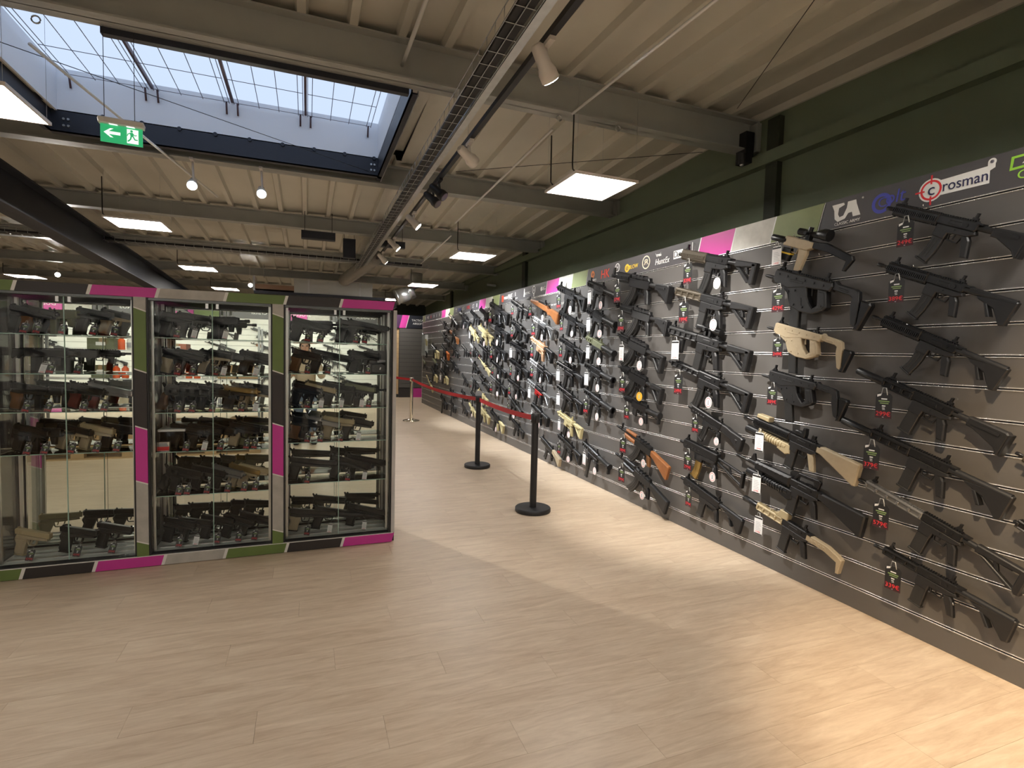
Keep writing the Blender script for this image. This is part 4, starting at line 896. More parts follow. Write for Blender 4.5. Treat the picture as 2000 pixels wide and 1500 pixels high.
CABS = []
for ci, (xa, xb) in enumerate(CABX):
    cb = empty('display_cabinet', ((xa+xb)/2, YC+.02, BASE_Z)); tag(cb, f'glass display cabinet with mirror back, {CN[ci]} of three, full of replica pistols', 'cabinet', 'glass display cabinets'); CABS.append(cb)
    CI = Matrix.Translation(-cb.location)
    def cc(mb, n, m, par=None):
        o = mb.build(n, m); o.parent = par or cb; o.matrix_parent_inverse = CI if par is None else Matrix.Identity(4); return o
    yf = YC+.022
    # black edge seals and aluminium uprights
    for x0, x1 in ((xa+.001, xa+.010), (xb-.010, xb-.001)): cc(MB().box(x0, x1, YC-.008, yf+.01, BASE_Z+.001, TOP_Z-.001), 'edge_seal', BLACKPAINT)
    cc(MB().box(xa+.011, xb-.011, YC-.004, yf+.02, BASE_Z+.001, BASE_Z+.008), 'door_track', BLACKPAINT); cc(MB().box(xa+.011, xb-.011, YC-.004, yf+.02, TOP_Z-.016, TOP_Z-.001), 'door_track', mat('dark_track_metal', (.12,.13,.13), .35, .6))
    for x0 in (xa+.012, xb-.028):
        cc(MB().box(x0, x0+.016, yf+.022, yf+.038, BASE_Z+.012, TOP_Z-.017), 'upright', GREY_ALU); cc(MB().box(x0, x0+.016, Y_M-.03, Y_M-.012, BASE_Z+.012, TOP_Z-.017), 'upright', GREY_ALU)
    cc(MB().box(xa+.003, xa+.009, yf+.04, Y_M-.032, BASE_Z+.012, TOP_Z-.017), 'side_glass', GLASS); cc(MB().box(xb-.009, xb-.003, yf+.04, Y_M-.032, BASE_Z+.012, TOP_Z-.017), 'side_glass', GLASS)
    # tray floor and bars
    cc(MB().box(xa+.012, xb-.012, yf+.021, Y_M-.012, BASE_Z+.001, BASE_Z+.010), 'tray_floor', CABW)
    for yy in (yf+.07, yf+.16, yf+.24): cc(MB().box(xa+.03, xb-.03, yy, yy+.02, BASE_Z+.0102, BASE_Z+.016), 'tray_rail', GREY_ALU)
    # mirror panes, leaning back half a degree
    xm0, xm1 = xa+.03, xb-.03; npan = 3 if ci == 0 else 2
    for k in range(npan):
        a = xm0+(xm1-xm0)*k/npan+.0012; bq = xm0+(xm1-xm0)*(k+1)/npan-.0012; z0, z1 = BASE_Z+.02, TOP_Z-.03; dy = (z1-z0)*.0087
        V = [(a,Y_M,z0),(bq,Y_M,z0),(bq,Y_M+dy,z1),(a,Y_M+dy,z1),(a,Y_M+.006,z0),(bq,Y_M+.006,z0),(bq,Y_M+dy+.006,z1),(a,Y_M+dy+.006,z1)]
        cc(MB().add(V, [(0,1,2,3),(7,6,5,4),(0,4,5,1),(1,5,6,2),(2,6,7,3),(3,7,4,0)]), 'mirror_pane', MIR)
    cc(MB().box(xa+.012, xb-.012, Y_M+.03, Y_M+.04, BASE_Z+.01, TOP_Z-.02), 'mirror_backing', BLACKPAINT)
    # shelves
    for z in SHZ[ci]:
        s_ = cc(MB().box(xa+.012, xb-.012, yf+.044, Y_M-.034, z-.0045, z), 'glass_shelf', SHELFG)
        e_ = MB().box(xa+.012, xb-.012, yf+.0415, yf+.0438, z-.0046, z+.0001).build('polished_edge', EDGE); e_.parent = s_
        for x0 in (xa+.012, xb-.024):
            p_ = MB().box(x0, x0+.012, yf+.05, yf+.064, z-.012, z-.0047).build('shelf_clip', GREY_ALU); p_.parent = s_
    # two doors
    xm = (xa+xb)/2
    for k, (a, bq) in enumerate(((xa+.012, xm-.0015), (xm+.0015, xb-.012))):
        dmb = cc(MB().box(a, bq, yf, yf+.005, BASE_Z+.014, TOP_Z-.018), 'glass_door', GLASS)
        xe = bq if k == 0 else a
        e_ = MB().box(xe-.0008, xe+.0008, yf-.0004, yf+.0054, BASE_Z+.014, TOP_Z-.018).build('door_edge', EDGE); e_.parent = dmb
        hx = xm-.03 if k == 0 else xm+.03
        h_ = MB().box(hx-.008, hx+.008, yf-.006, yf+.011, TOP_Z-.05, TOP_Z-.0175).lathe([(-.004,.007),(0,.007)], 'y', (hx, yf-.006, TOP_Z-.036), 10).build('door_clip', GREY_ALU); h_.parent = dmb

# ---- replica pistols (x towards the muzzle, z up, grip foot at the origin)
def P_AUTO(classic=False, longb=0, suppr=False, rail=True):
    P = {}
    P['slide'] = (MB().ext([(-.052,.108),(.135+longb,.108),(.138+longb,.114),(.136+longb,.136),(-.048,.138),(-.056,.130)], .027, 0, .004), 'slide')
    sl = P['slide'][0]
    for k in range(6): sl.box(-.046+k*.006, -.043+k*.006, -.0145, .0145, .112, .134)
    sl.ext([(.02,.118),(.055,.118),(.055,.132),(.02,.132)], .0285, 0, .001); sl.box(-.045,-.038,-.006,.006,.137,.144); sl.box(.122+longb,.128+longb,-.003,.003,.136,.143)
    P['frame'] = (MB().ext([(-.05,.09),(-.044,.107),(.125+longb*.8,.107),(.128+longb*.8,.096),(.06,.09),(.022,.088),(-.01,.085)], .025, 0, .003), 'frame')
    P['trigger_guard'] = (MB().ext([(.012,.09),(.016,.066),(.024,.058),(.052,.058),(.062,.066),(.066,.09),(.061,.09),(.057,.069),(.05,.063),(.026,.063),(.021,.069),(.017,.09)], .012, 0, .001).ext([(.032,.09),(.038,.09),(.034,.070),(.029,.070)], .006, 0, .001), 'frame')
    P['grip'] = (MB().ext([(-.052,.092),(.012,.09),(.014,.076),(.004,.04),(.000,.004),(-.046,.004),(-.052,.02),(-.044,.06),(-.054,.08)], .03, 0, .007), 'grip')
    P['magazine'] = (MB().ext([(-.050,0),(.004,0),(.002,.006),(-.048,.006)], .028, 0, .002), 'slide')
    if classic:
        P['hammer'] = (MB().ext([(-.052,.118),(-.046,.13),(-.06,.146),(-.068,.14)], .008, 0, .001), 'slide'); P['barrel'] = (MB().lathe([(.13+longb,.007),(.15+longb,.007)], 'x', (0,0,.124), 8), 'slide')
    if suppr: P['suppressor'] = (MB().lathe([(.137+longb,.014),(.14+longb,.017),(.29+longb,.017),(.294+longb,.012)], 'x', (0,0,.124), 12), 'slide')
    return P
def P_REV():
    P = {}
    P['barrel'] = (MB().ext([(.04,.108),(.17,.112),(.17,.14),(.16,.14),(.05,.138)], .02, 0, .004).ext([(.15,.139),(.165,.139),(.163,.150)], .006, 0, .001), 'slide')
    P['frame'] = (MB().ext([(-.035,.09),(-.04,.12),(-.02,.146),(.05,.146),(.05,.092),(.04,.086),(-.02,.082)], .024, 0, .004), 'frame')
    P['cylinder'] = (MB().lathe([(0,.018),(.003,.021),(.036,.021),(.04,.018)], 'x', (-.002,0,.114), 10), 'slide')
    P['trigger_guard'] = (MB().ext([(-.008,.088),(0,.064),(.012,.056),(.034,.06),(.042,.088),(.037,.088),(.03,.066),(.013,.062),(.005,.068),(-.003,.088)], .01, 0, .001), 'frame')
    P['hammer'] = (MB().ext([(-.04,.12),(-.03,.138),(-.05,.152),(-.058,.146)], .008, 0, .001), 'frame')
    P['grip'] = (MB().ext([(-.038,.10),(-.012,.086),(-.02,.06),(-.018,.03),(-.028,.0),(-.072,.0),(-.078,.02),(-.06,.06),(-.052,.09)], .03, 0, .008), 'grip')
    return P
def P_MP(longb=.05):
    P = {}
    P['receiver'] = (MB().ext([(-.10,.10),(.15,.098),(.16,.108),(.158,.145),(.15,.150),(-.095,.150),(-.105,.14)], .036, 0, .006), 'frame')
    teeth(P['receiver'][0], -.09, .14, .149, 16, .005, .018)
    P['barrel'] = (MB().lathe([(.15,.009),(.15+longb,.009),(.152+longb,.012),(.18+longb,.012)], 'x', (0,0,.126), 10), 'slide')
    P['magazine'] = (MB().ext([(-.030,.100),(.016,.100),(.012,.0),(-.032,.0)], .028, 0, .005), 'grip')
    P['trigger_guard'] = (MB().ext([(.016,.10),(.02,.074),(.056,.072),(.064,.10),(.059,.10),(.052,.078),(.025,.079),(.021,.10)], .012, 0, .001), 'frame')
    P['foregrip'] = (MB().ext([(.085,.099),(.125,.099),(.12,.05),(.095,.05)], .03, 0, .006), 'grip')
    P['stock_stub'] = (MB().ext([(-.14,.148),(-.10,.146),(-.10,.11),(-.115,.10),(-.14,.085),(-.15,.09)], .03, 0, .004), 'frame')
    return P
PF = dict(auto=lambda: P_AUTO(), classic=lambda: P_AUTO(True), longslide=lambda: P_AUTO(True,.06), suppressed=lambda: P_AUTO(False,.0,True), bigsupp=lambda: P_AUTO(True,.08,True), rev=P_REV, mp=lambda: P_MP(), mplong=lambda: P_MP(.12))
PDESC = dict(auto='pistol', classic='hammer pistol', longslide='long-slide pistol', suppressed='suppressed pistol', bigsupp='long-barrelled pistol', rev='revolver', mp='compact machine pistol', mplong='long machine pistol')
PB = dict(slide=BLACKM, frame=BLACKP, grip=BLACKP)
PS = dict(blk={}, tan=dict(frame=TANP, grip=TANP), tanall=dict(frame=TANP, grip=TANP, slide=TANM), brown=dict(grip=BROWNP), red=dict(grip=REDG), silver=dict(slide=SILVER, frame=SILVER, grip=REDG), silverb=dict(slide=SILVER, frame=SILVER), gold=dict(slide=GOLDM), olive=dict(frame=GREENP, grip=GREENP), grey=dict(slide=GREYM, frame=GREYM), tanslide=dict(slide=TANM), nickel=dict(slide=SILVER), greenslide=dict(slide=GREENP), tangrip=dict(grip=TANP), goldtan=dict(slide=GOLDM, frame=TANM, grip=TANP))
PCN = dict(blk='black', tan='tan-framed', tanall='all-tan', brown='brown-gripped', red='red-gripped black', silver='silver red-gripped', silverb='silver', gold='gold-slide', olive='olive', grey='grey', tanslide='tan-slide', nickel='nickel-slide', greenslide='olive-slide', tangrip='tan-gripped', goldtan='gold and tan')
_pp = {}
def pproto(k):
    if k not in _pp: _pp[k] = [(n, mb.mesh(n, PB[mk]), mk) for n, (mb, mk) in PF[k]().items()]
    return _pp[k]
# (grip pixel x, kind, scheme, scale)
PIST = {
 (0,0): [(30,'auto','blk'),(60,'classic','brown'),(112,'mp','olive'),(168,'auto','blk'),(212,'auto','tan')],
 (0,1): [(24,'mp','blk'),(84,'mp','blk'),(140,'mplong','blk')],
 (0,2): [(18,'classic','brown'),(78,'mp','blk'),(150,'classic','red'),(206,'longslide','silver')],
 (0,3): [(18,'auto','blk'),(64,'mp','blk'),(124,'auto','tan'),(170,'auto','tanall'),(218,'auto','blk')],
 (0,4): [(28,'auto','tanall'),(128,'auto','blk'),(200,'auto','blk')],
 (1,0): [(318,'classic','blk'),(362,'auto','blk'),(423,'mp','blk')],
 (1,1): [(308,'longslide','tangrip'),(358,'auto','blk'),(404,'auto','tan'),(452,'suppressed','blk'),(492,'auto','blk')],
 (1,2): [(311,'rev','brown'),(357,'auto','blk'),(397,'classic','blk'),(453,'classic','gold'),(493,'classic','tan')],
 (1,3): [(346,'auto','blk'),(380,'auto','blk'),(412,'auto','blk'),(462,'classic','tangrip'),(502,'auto','olive')],
 (1,4): [(306,'rev','blk'),(346,'auto','blk'),(386,'classic','blk'),(425,'classic','grey'),(458,'auto','goldtan'),(493,'auto','tanall')],
 (1,5): [(315,'classic','blk'),(362,'classic','blk'),(405,'auto','blk'),(446,'auto','blk'),(494,'classic','blk')],
 (2,0): [(566,'longslide','blk'),(606,'mp','blk'),(673,'auto','blk'),(712,'longslide','blk')],
 (2,1): [(568,'classic','brown'),(620,'longslide','blk'),(697,'auto','blk')],
 (2,2): [(564,'auto','blk'),(607,'auto','tanslide'),(646,'auto','blk'),(686,'auto','greenslide'),(722,'mp','blk')],
 (2,3): [(568,'classic','brown'),(606,'rev','silverb'),(645,'auto','tanall'),(680,'auto','blk')],
 (2,4): [(566,'bigsupp','blk'),(660,'longslide','blk'),(706,'longslide','blk')],
 (2,5): [(568,'bigsupp','tangrip'),(625,'bigsupp','blk'),(702,'longslide','blk')],
}
SHN = {4: ['top','second','third','fourth','bottom'], 5: ['top','second','third','fourth','fifth','bottom']}
_st = {}
for (ci, si), lst in PIST.items():
    zz = SHZ[ci][si] if si < len(SHZ[ci]) else BASE_Z+.0165
    shn = SHN[len(SHZ[ci])][si]
    for k, (px, kind, sch) in enumerate(lst):
        Y0 = 4.10 if k % 2 else 4.125
        gx = onY(px, 750, Y0).x
        yaw = -R.uniform(.34, .52); pit = R.uniform(.10, .20); s = 1.22 if kind not in ('mp','mplong') else 1.0
        xa, xb = CABX[ci]
        half = {'bigsupp': .40, 'mplong': .30, 'suppressed': .30, 'mp': .22, 'longslide': .2}.get(kind, .14)*s
        gx = min(max(gx, xa+.085 if kind not in ('mp','mplong') else xa+.17), xb-.03-half*math.cos(yaw))
        if kind in ('bigsupp','suppressed','mplong'): yaw *= .35; Y0 = 4.12
        M = Matrix.Translation((gx, Y0, zz+.001)) @ Matrix.Rotation(yaw, 4, 'Z') @ Matrix.Rotation(pit if kind not in ('mp','mplong') else 0, 4, 'Y')
        M = M @ Matrix.Translation((.05*abs(0), 0, abs(math.sin(pit))*.006*s if kind not in ('mp','mplong') else 0)) @ Matrix.Diagonal((s, s, s, 1))
        e = empty('machine_pistol' if kind in ('mp','mplong') else ('revolver' if kind == 'rev' else 'pistol'), mw=M)
        tag(e, f'{PCN[sch]} {PDESC[kind]}, {ORD[k+1]} from left on the {shn} shelf of the {CN[ci]} cabinet', 'replica pistol', 'replica pistols in the glass cabinets')
        for n, me, mk in pproto(kind):
            o = new_obj(n, me, e)
            if mk in PS[sch]: o.material_slots[0].link = 'OBJECT'; o.material_slots[0].material = PS[sch][mk]
        # little price card leaning in front
        tk = 'w' if (ci, si, k) in {(0,1,0),(1,0,1),(1,0,2),(1,1,3),(1,1,4),(1,2,4),(1,3,1),(1,5,1),(2,2,1),(2,2,2),(2,2,3),(2,3,3),(2,4,2),(2,5,1),(2,5,2)} else 'b'
        to = new_obj('price_tag', tag_mesh(tk, PRICES[(k*3+si+ci) % 8])); ts = .62 if tk == 'b' else .55
        tx = min(gx+.075, xb-.035); hgt = (.10 if tk == 'b' else .115)*ts
        to.matrix_world = Matrix.Translation((tx, 4.028, zz+.0005+hgt*math.cos(.35))) @ Matrix.Rotation(.18, 4, 'Y') @ Matrix.Rotation(-.35, 4, 'X') @ Matrix.Diagonal((ts, ts, ts, 1))
        tag(to, f'small {"black" if tk == "b" else "white"} price card, {ORD[k+1]} from left on the {shn} shelf of the {CN[ci]} cabinet', 'tag', 'price cards in the glass cabinets')
# boxed items
q = empty('holster_box', (.50, 4.10, SHZ[2][1])); tag(q, 'boxed black holster at the right end of the second shelf, right cabinet', 'box')
MB().ext([(-.07,.001),(.052,.001),(.052,.115),(-.07,.115)], .05, 0, .003).build('carton', BLACKC, q); MB().box(-.069, .051, -.030, -.0255, .085, .175).build('header_card', mat('dark_grey_card', (.05,.05,.055), .4), q)
MB().ext([(-.06,.01),(.0,.005),(.045,.02),(.045,.07),(.02,.085),(-.06,.075)], .03, -.04, .008).build('holster', BLACKP, q); MB().ext([(-.012,.085),(.047,.09),(.047,.105),(-.012,.108)], .004, -.033, .001).build('print', GREYC, q); MB().ext([(.0,.035),(.008,.032),(.014,.05),(.006,.053)], .004, -.056, .0005).build('logo', WHITE, q)
q = empty('ammunition_tin', (-.885, 4.09, SHZ[1][3])); tag(q, 'flat tin with red label at the left of the fourth shelf, middle cabinet', 'tin')
MB().box(-.035, .035, -.04, .0, .001, .06).build('tin_body', GREY_ALU, q); MB().box(-.034, .034, -.0408, -.0402, .004, .032).build('label_print', REDC, q); MB().ext([(-.03,.03),(.03,.03),(.02,.055),(-.02,.055)], .002, -.0415, .0003).build('label_print', GREYC, q)
q = empty('boxed_airgun_set', (-.86, 4.15, SHZ[1][3]+.001)); tag(q, 'open white-edged box lid resting on the left of the fourth shelf, middle cabinet', 'box')
MB().box(-.055, .10, -.10, .10, .128, .142).build('lid', WHITEPAINT, q); MB().box(-.05, -.044, -.09, .09, 0, .128).box(.089, .095, -.09, .09, 0, .128).build('side_wall', BLACKC, q); MB().box(-.044, .089, .08, .09, 0, .127).build('back_wall', BLACKC, q)

# ================================================================== STANCHIONS AND BELT
BELT = mat('red_belt_webbing', (.50,.012,.018), .6)
ST = [(onZ(1040.5, 998, 0), 'b', 'black belt stanchion nearest the camera'), (onZ(932, 912, 0), 'b', 'black belt stanchion in the middle of the barrier'), (onZ(803, 822, 0), 'c', 'polished chrome belt stanchion at the far end')]
HST = .895
BLKS = mat('black_powder_coat', (.014,.013,.014), .5); CHRM = mat('polished_chrome', (.8,.74,.62), .08, 1)
tops = []
for p, kd, lb in ST:
    e = empty('belt_stanchion', (p.x, p.y, 0)); tag(e, lb, 'stanchion', 'belt barrier stanchions'); m = BLKS if kd == 'b' else CHRM
    if kd == 'b': MB().lathe([(0,.158),(.006,.162),(.034,.162),(.04,.156)], 'z', (0,0,0), 40).build('base', BLKS, e)
    else: MB().lathe([(0,.17),(.012,.172),(.02,.16),(.035,.08),(.05,.04)], 'z', (0,0,0), 40).build('base', CHRM, e)
    MB().lathe([(.03,.031),(HST-.06,.031)], 'z', (0,0,0), 24).build('post', m, e)
    MB().lathe([(HST-.085,.033),(HST-.08,.040),(HST-.006,.040),(HST,.035)], 'z', (0,0,0), 24).build('belt_head', m, e)
    for a in (0, math.pi): MB().box(-.014, .014, .036, .045, HST-.075, HST-.018).build('belt_clip', BLKS, e).rotation_euler = (0, 0, a)
    if kd == 'b': MB().lathe([(.004,.045),(.01,.045)], 'y', (0,.0,HST+.022), 20).build('sign_disc', mat('clear_grey_disc', (.35,.36,.38), .3), e) if 'middle' in lb else None
    tops.append(Vector((p.x, p.y, HST-.045)))
def belt(a, bq, sag, lb):
    mb = MB(); n = 14; hd = .024; d = (bq-a).normalized(); a = a+d*.043; bq = bq-d*.043; V = []
    nrm = Vector((d.y, -d.x, 0))*.0008
    for i in range(n+1):
        t = i/n; p = a.lerp(bq, t); p.z -= sag*4*t*(1-t)
        for q_, s in ((nrm, hd), (nrm, -hd), (-nrm, -hd), (-nrm, hd)): V.append(p+q_+Vector((0,0,s)))
    Fs = [(i*4+k, i*4+(k+1)%4, (i+1)*4+(k+1)%4, (i+1)*4+k) for i in range(n) for k in range(4)]
    o = mb.add(V, Fs).build('barrier_belt', BELT); tag(o, lb, 'belt', 'red barrier belts')
belt(tops[0], tops[1], .02, 'red belt between the two black stanchions'); belt(tops[1], tops[2], .05, 'red belt from the middle black post to the chrome post')
bw = Vector((1.55, 12.1, .88)); belt(tops[2], bw, .01, 'red belt running left from the chrome stanchion')
e = empty('belt_stanchion', (bw.x, bw.y, 0)); tag(e, 'chrome belt stanchion hidden behind the right cabinet', 'stanchion', 'belt barrier stanchions')
MB().lathe([(0,.17),(.012,.172),(.035,.08),(.05,.04)], 'z', (0,0,0), 40).build('base', CHRM, e); MB().lathe([(.03,.031),(.92,.031)], 'z', (0,0,0), 24).build('post', CHRM, e)

# ================================================================== LIGHT FITTINGS
EMI = mat('led_panel_diffuser', (.9,.9,.9), .5, emit=(1,.955,.89), strength=PANEL_POWER)
TRIM = mat('pale_panel_trim', (.75,.7,.66), .5)
def panel(x, y, label, z=2.9):
    e = empty('led_panel_light', (x, y, z)); tag(e, label, 'ceiling light', 'square led panels on wires')
    MB().add([(-.285,-.285,0),(.285,-.285,0),(.285,.285,0),(-.285,.285,0)], [(0,3,2,1)]).build('diffuser', EMI, e)
    MB().box(-.3, -.285, -.3, .3, -.002, .014).box(.285, .3, -.3, .3, -.002, .014).box(-.285, .285, -.3, -.285, -.002, .014).box(-.285, .285, .285, .3, -.002, .014).box(-.3, .3, -.3, .3, .014, .018).build('frame', TRIM, e)
    top = ceil_z(y)-z-.03; w_ = MB()
    for a in (-1, 1):
        for c_ in (-1, 1): w_.tube([(a*.28, c_*.28, .018), (a*.28, c_*.28, top)], .0012, 4)
    w_.build('hanging_wire', GALV, e)
    MB().tube([(-.27,-.25,.018),(-.30,-.25,.04),(-.305,-.25,.08),(-.305,-.25,min(.47, top))], .006, 6).build('power_cable', BLACKPAINT, e)
    if x > 1 and 3 < y < 5: MB().tube([(-.28,.15,.018),(-.31,.15,.05),(-.315,.15,.45)], .006, 6).build('power_cable', BLACKPAINT, e)
    return e
PL_ = [(2.31,4.20,'glowing square panel light in front of the green wall, nearest right'),(-1.93,4.30,'glowing square panel light cut by the left picture edge'),(2.36,7.93,'glowing square panel light, second along the right aisle'),(-1.94,7.87,'glowing square panel light above the left cabinet, beside the dark rafter'),
 (2.40,11.9,'glowing square panel light, third along the right aisle'),(-1.95,11.75,'small glowing panel light above the middle cabinet top edge'),(2.36,15.7,'tiny glowing panel light far behind the right cabinet corner'),(-1.97,15.5,'farthest panel light left, just over the grey print'),
 (-6.0,15.4,'panel light low at the left edge, over the green print'),
 (2.31,.5,'panel light overhead right of the photographer'),(-1.93,.5,'panel light overhead left of the photographer'),(2.31,-3.2,'panel light behind the photographer, right row'),(-1.93,-3.2,'panel light behind the photographer, middle row'),(-6.2,-3.2,'panel light behind the photographer, left row'),(-6.2,.5,'panel light beside the photographer, left row'),
 (.2,-6.3,'added panel light brightening the pale rear wall, right'),(-4.0,-6.3,'added panel light brightening the pale rear wall, middle'),(-8.0,-6.3,'added panel light brightening the pale rear wall, left')]  # unseen extra row, added for more light on the mirrored pale wall
for x, y, lb in PL_: panel(x, y, lb)

# track and spots
TRK_X, TRK_Z = 1.165, 3.06
tk = empty('lighting_track', (TRK_X, 5, TRK_Z)); tag(tk, 'black lighting track running along the right aisle ceiling', 'lighting track')
MB().box(-.018, .018, -11, 5.2, 0, .035).build('track_profile', BLACKPAINT, tk)
w_ = MB()
for yy in (-6, -3.5, -.9, 1.4, 3.8): w_.tube([(0, yy, .035), (0, yy, ceil_z(5+yy)-TRK_Z-.02)], .002, 4)
w_.build('hanging_wire', GALV, tk)
LENS_ON = mat('spot_lens_lit', (1,1,1), .3, emit=(1,.97,.92), strength=60)
LENS_ON.cycles.emission_sampling = 'NONE'
LENS_OFF = mat('spot_lens_dark', (.1,.1,.1), .2)
def spot(x, y, z, aim, label, white=True, on=True, power=SPOT_W, color=(1,.95,.88), angle=62, drop=.11, rod=0.0):
    """head hangs below the track at (x, y, z) and looks at aim"""
    e = empty('track_spotlight', (x, y, z)); tag(e, label, 'spotlight', 'track spotlights')
    m = mat('white_lamp_housing', (.7,.66,.62), .45) if white else BLACKPAINT
    MB().box(-.016, .016, -.06, .06, -.022, -.001).box(-.004, .004, -.004, .004, -.002, rod).tube([(0,.03,-.02),(.01,.03,-drop+.02)], .011, 8).build('adapter', m, e)
    d = (Vector(aim)-Vector((x, y+.03, z-drop))).normalized()
    q = d.to_track_quat('Z', 'Y')
    hd = MB().lathe([(-.11,.022),(-.095,.034),(0,.038),(.03,.050),(.075,.050),(.078,.046)], 'z', (0,0,0), 20, caps=True).build('lamp_head', m, e)
    hd.location = (0,.03,-drop); hd.rotation_mode = 'QUATERNION'; hd.rotation_quaternion = q
    ln = MB().lathe([(.079,.044),(.081,.04)], 'z', (0,0,0), 20).build('lens', LENS_ON if on else LENS_OFF, hd)
    if on:
        ld = bpy.data.lights.new('spot_bulb', 'SPOT'); ld.energy = power; ld.color = color; ld.spot_size = math.radians(angle); ld.spot_blend = .7; ld.shadow_soft_size = .035
        lo = bpy.data.objects.new('spot_bulb', ld); COL.objects.link(lo); lo.parent = hd; lo.location = (0,0,.10); lo.rotation_euler = (math.pi, 0, 0)
    return e
spot(TRK_X, 2.62, TRK_Z, (2.97, 3.6, .95), 'white track spotlight glowing high over the aisle, nearest', power=SPOT_W*.85)
spot(TRK_X, 4.05, TRK_Z, (2.0, 4.6, 2.6), 'white track spotlight seen from the side, unlit', on=False)
spot(TRK_X, 5.05, TRK_Z, (1.6, 4.75, 2.5), 'upper of two black track spotlights over the aisle', white=False, on=False)
spot(TRK_X, 5.32, TRK_Z, (1.6, 5.0, 2.5), 'lower of two black track spotlights over the aisle', white=False, on=False)
spot(TRK_X, 6.35, TRK_Z, (2.97, 5.9, 1.3), 'white track spotlight glowing in mid aisle', color=(.93,.97,1))
spot(TRK_X, 7.85, TRK_Z, (2.97, 7.6, 1.3), 'white track spotlight, second from the far end of the track', color=(.9,.95,1))
spot(TRK_X, 9.1, TRK_Z, (2.97, 9.8, 1.3), 'white track spotlight at the far end of the track', color=(.9,.95,1))
for yy, ay, az in ((.6, .75, 0), (-.6, -.2, .9)): spot(TRK_X, yy, TRK_Z, (2.97, ay, az), f'track spotlight {"just overhead" if yy > 0 else "behind the photographer"} aimed at the gun wall', color=(1,.74,.45), power=SPOT_W*.75)
for xx in (-7, -4.4, -1.8, .8):
    spot(xx, -4.196, 3.05, (xx, -7.5, 1.3), 'track spotlight under the rear purlin lighting the pale wall, ' + {-7:'far left', -4.4:'left', -1.8:'middle', .8:'right'}[xx], power=SPOT_W*.45, angle=110)
# pair under the second purlin, aimed at the cabinets
for px_, py_, aim_, nm_ in ((375, 357, (-.8, 2.4, .6), 'left'), (509, 370, (-.1, 2.4, .6), 'right')):
    p = onZ(px_, py_, 3.09); spot(p.x, 6.36, 3.334, (aim_[0], aim_[1], aim_[2]), f'brilliant white spotlight under the second purlin, {nm_} of the pair', power=SPOT_W*.5, drop=.24)
p = onZ(112, 537, 2.85); spot(p.x, p.y, 2.98, (-2, 3, 0), 'dazzling spotlight low over the left cabinet', rod=.30)
p = onZ(488, 556, 2.85); spot(p.x, p.y, 2.98, (0, 8, 0), 'small spotlight far behind the middle cabinet', rod=.30)
# ================================================================== CEILING SERVICES
tr_ = empty('cable_tray', (.975, 6, 3.0)); tag(tr_, 'wire basket cable tray running along the aisle ceiling', 'cable tray')
BL2 = mat('black_cable_bundle', (.01,.01,.012), .6)
rail_ = MB()
for xx, zz in ((-.11,.07),(-.11,.0),(-.055,-.002),(0,-.002),(.0,.07)): rail_.tube([(xx,-12,zz),(xx,6.5,zz)], .003, 4)
rail_.build('basket_wire', GALV, tr_); 
cw = MB()
for k in range(140): y = -12+k*.1322; cw.tube([(-.11,y,.07),(-.11,y,0),(0,y,0),(0,y,.07)], .0025, 4)
cw.build('basket_cross_wire', GALV, tr_)['kind'] = 'stuff'
MB().box(-.095, -.012, -12, 6.4, .004, .035).build('cable_bundle', BL2, tr_)
MB().box(.004, .05, -12, 6.6, -.01, .04).build('support_channel', GALV, tr_)
t2 = empty('cable_tray', (0, 10.1, 3.02)); tag(t2, 'cable tray crossing the hall in the distance', 'cable tray')
mb = MB()
for yy, zz in ((-.1,.07),(-.1,0),(0,0),(.1,0),(.1,.07)): mb.tube([(-6,yy,zz),(2.15,yy,zz)], .004, 4)
mb.build('basket_wire', GALV, t2); mb = MB()
for k in range(62): x = -6+k*.1336; mb.tube([(x,-.1,.07),(x,-.1,0),(x,.1,0),(x,.1,.07)], .004, 4)
mb.build('basket_cross_wire', GALV, t2)['kind'] = 'stuff'; MB().box(-6, 2.0, -.08, .08, .005, .04).build('cable_bundle', BL2, t2)
# white conduits to the panels
def conduit(a, bq, lb, r=.010):
    o = MB().tube([a, bq], r, 8).build('conduit', WHITEPAINT); tag(o, lb, 'conduit', 'white conduits under the roof')
a = onZ(1118, 222, 3.36); conduit((a.x, a.y, 3.36), (a.x+.02, 1.0, 3.25), 'white conduit running from the near panel light towards the camera')
a = onZ(1079, 253, 3.36); conduit((a.x, a.y, 3.36), (a.x-.03, a.y+3.1, 3.235), 'white conduit running from the near panel light down the aisle')
a = onZ(881, 461, 3.25); conduit((a.x, a.y, 3.25), (a.x-.02, a.y+2.3, 3.15), 'white conduit beyond the second panel light')
a = onZ(783, 130, 3.52); conduit((a.x, a.y-.02, 3.50), (a.x+.01, 1.2, 3.40), 'grey conduit on the deck beside the rooflight', .014)
a = onZ(262, 296, 3.3); conduit((a.x-.12, 4.5, 3.37), (-1.05, 7.6, 3.28), 'pale conduit passing behind the exit sign', .012)
# stay wires
def wire(a, bq, lb, r=.003):
    o = MB().tube([a, bq], r, 5).build('stay_wire', BLACKPAINT); tag(o, lb, 'wire', 'thin stay wires')
wire(onX(1427, 230, 3.7), (2.1, 1.2, 3.45), 'thin black wire crossing the deck above the first purlin'); wire(onZ(1372, 297, 3.40), onZ(890, 335, 3.30), 'thin black wire behind the near panel light')
wire(onZ(0, 82, 3.4), onZ(720, 335, 3.36), 'thin wire crossing the rooflight')
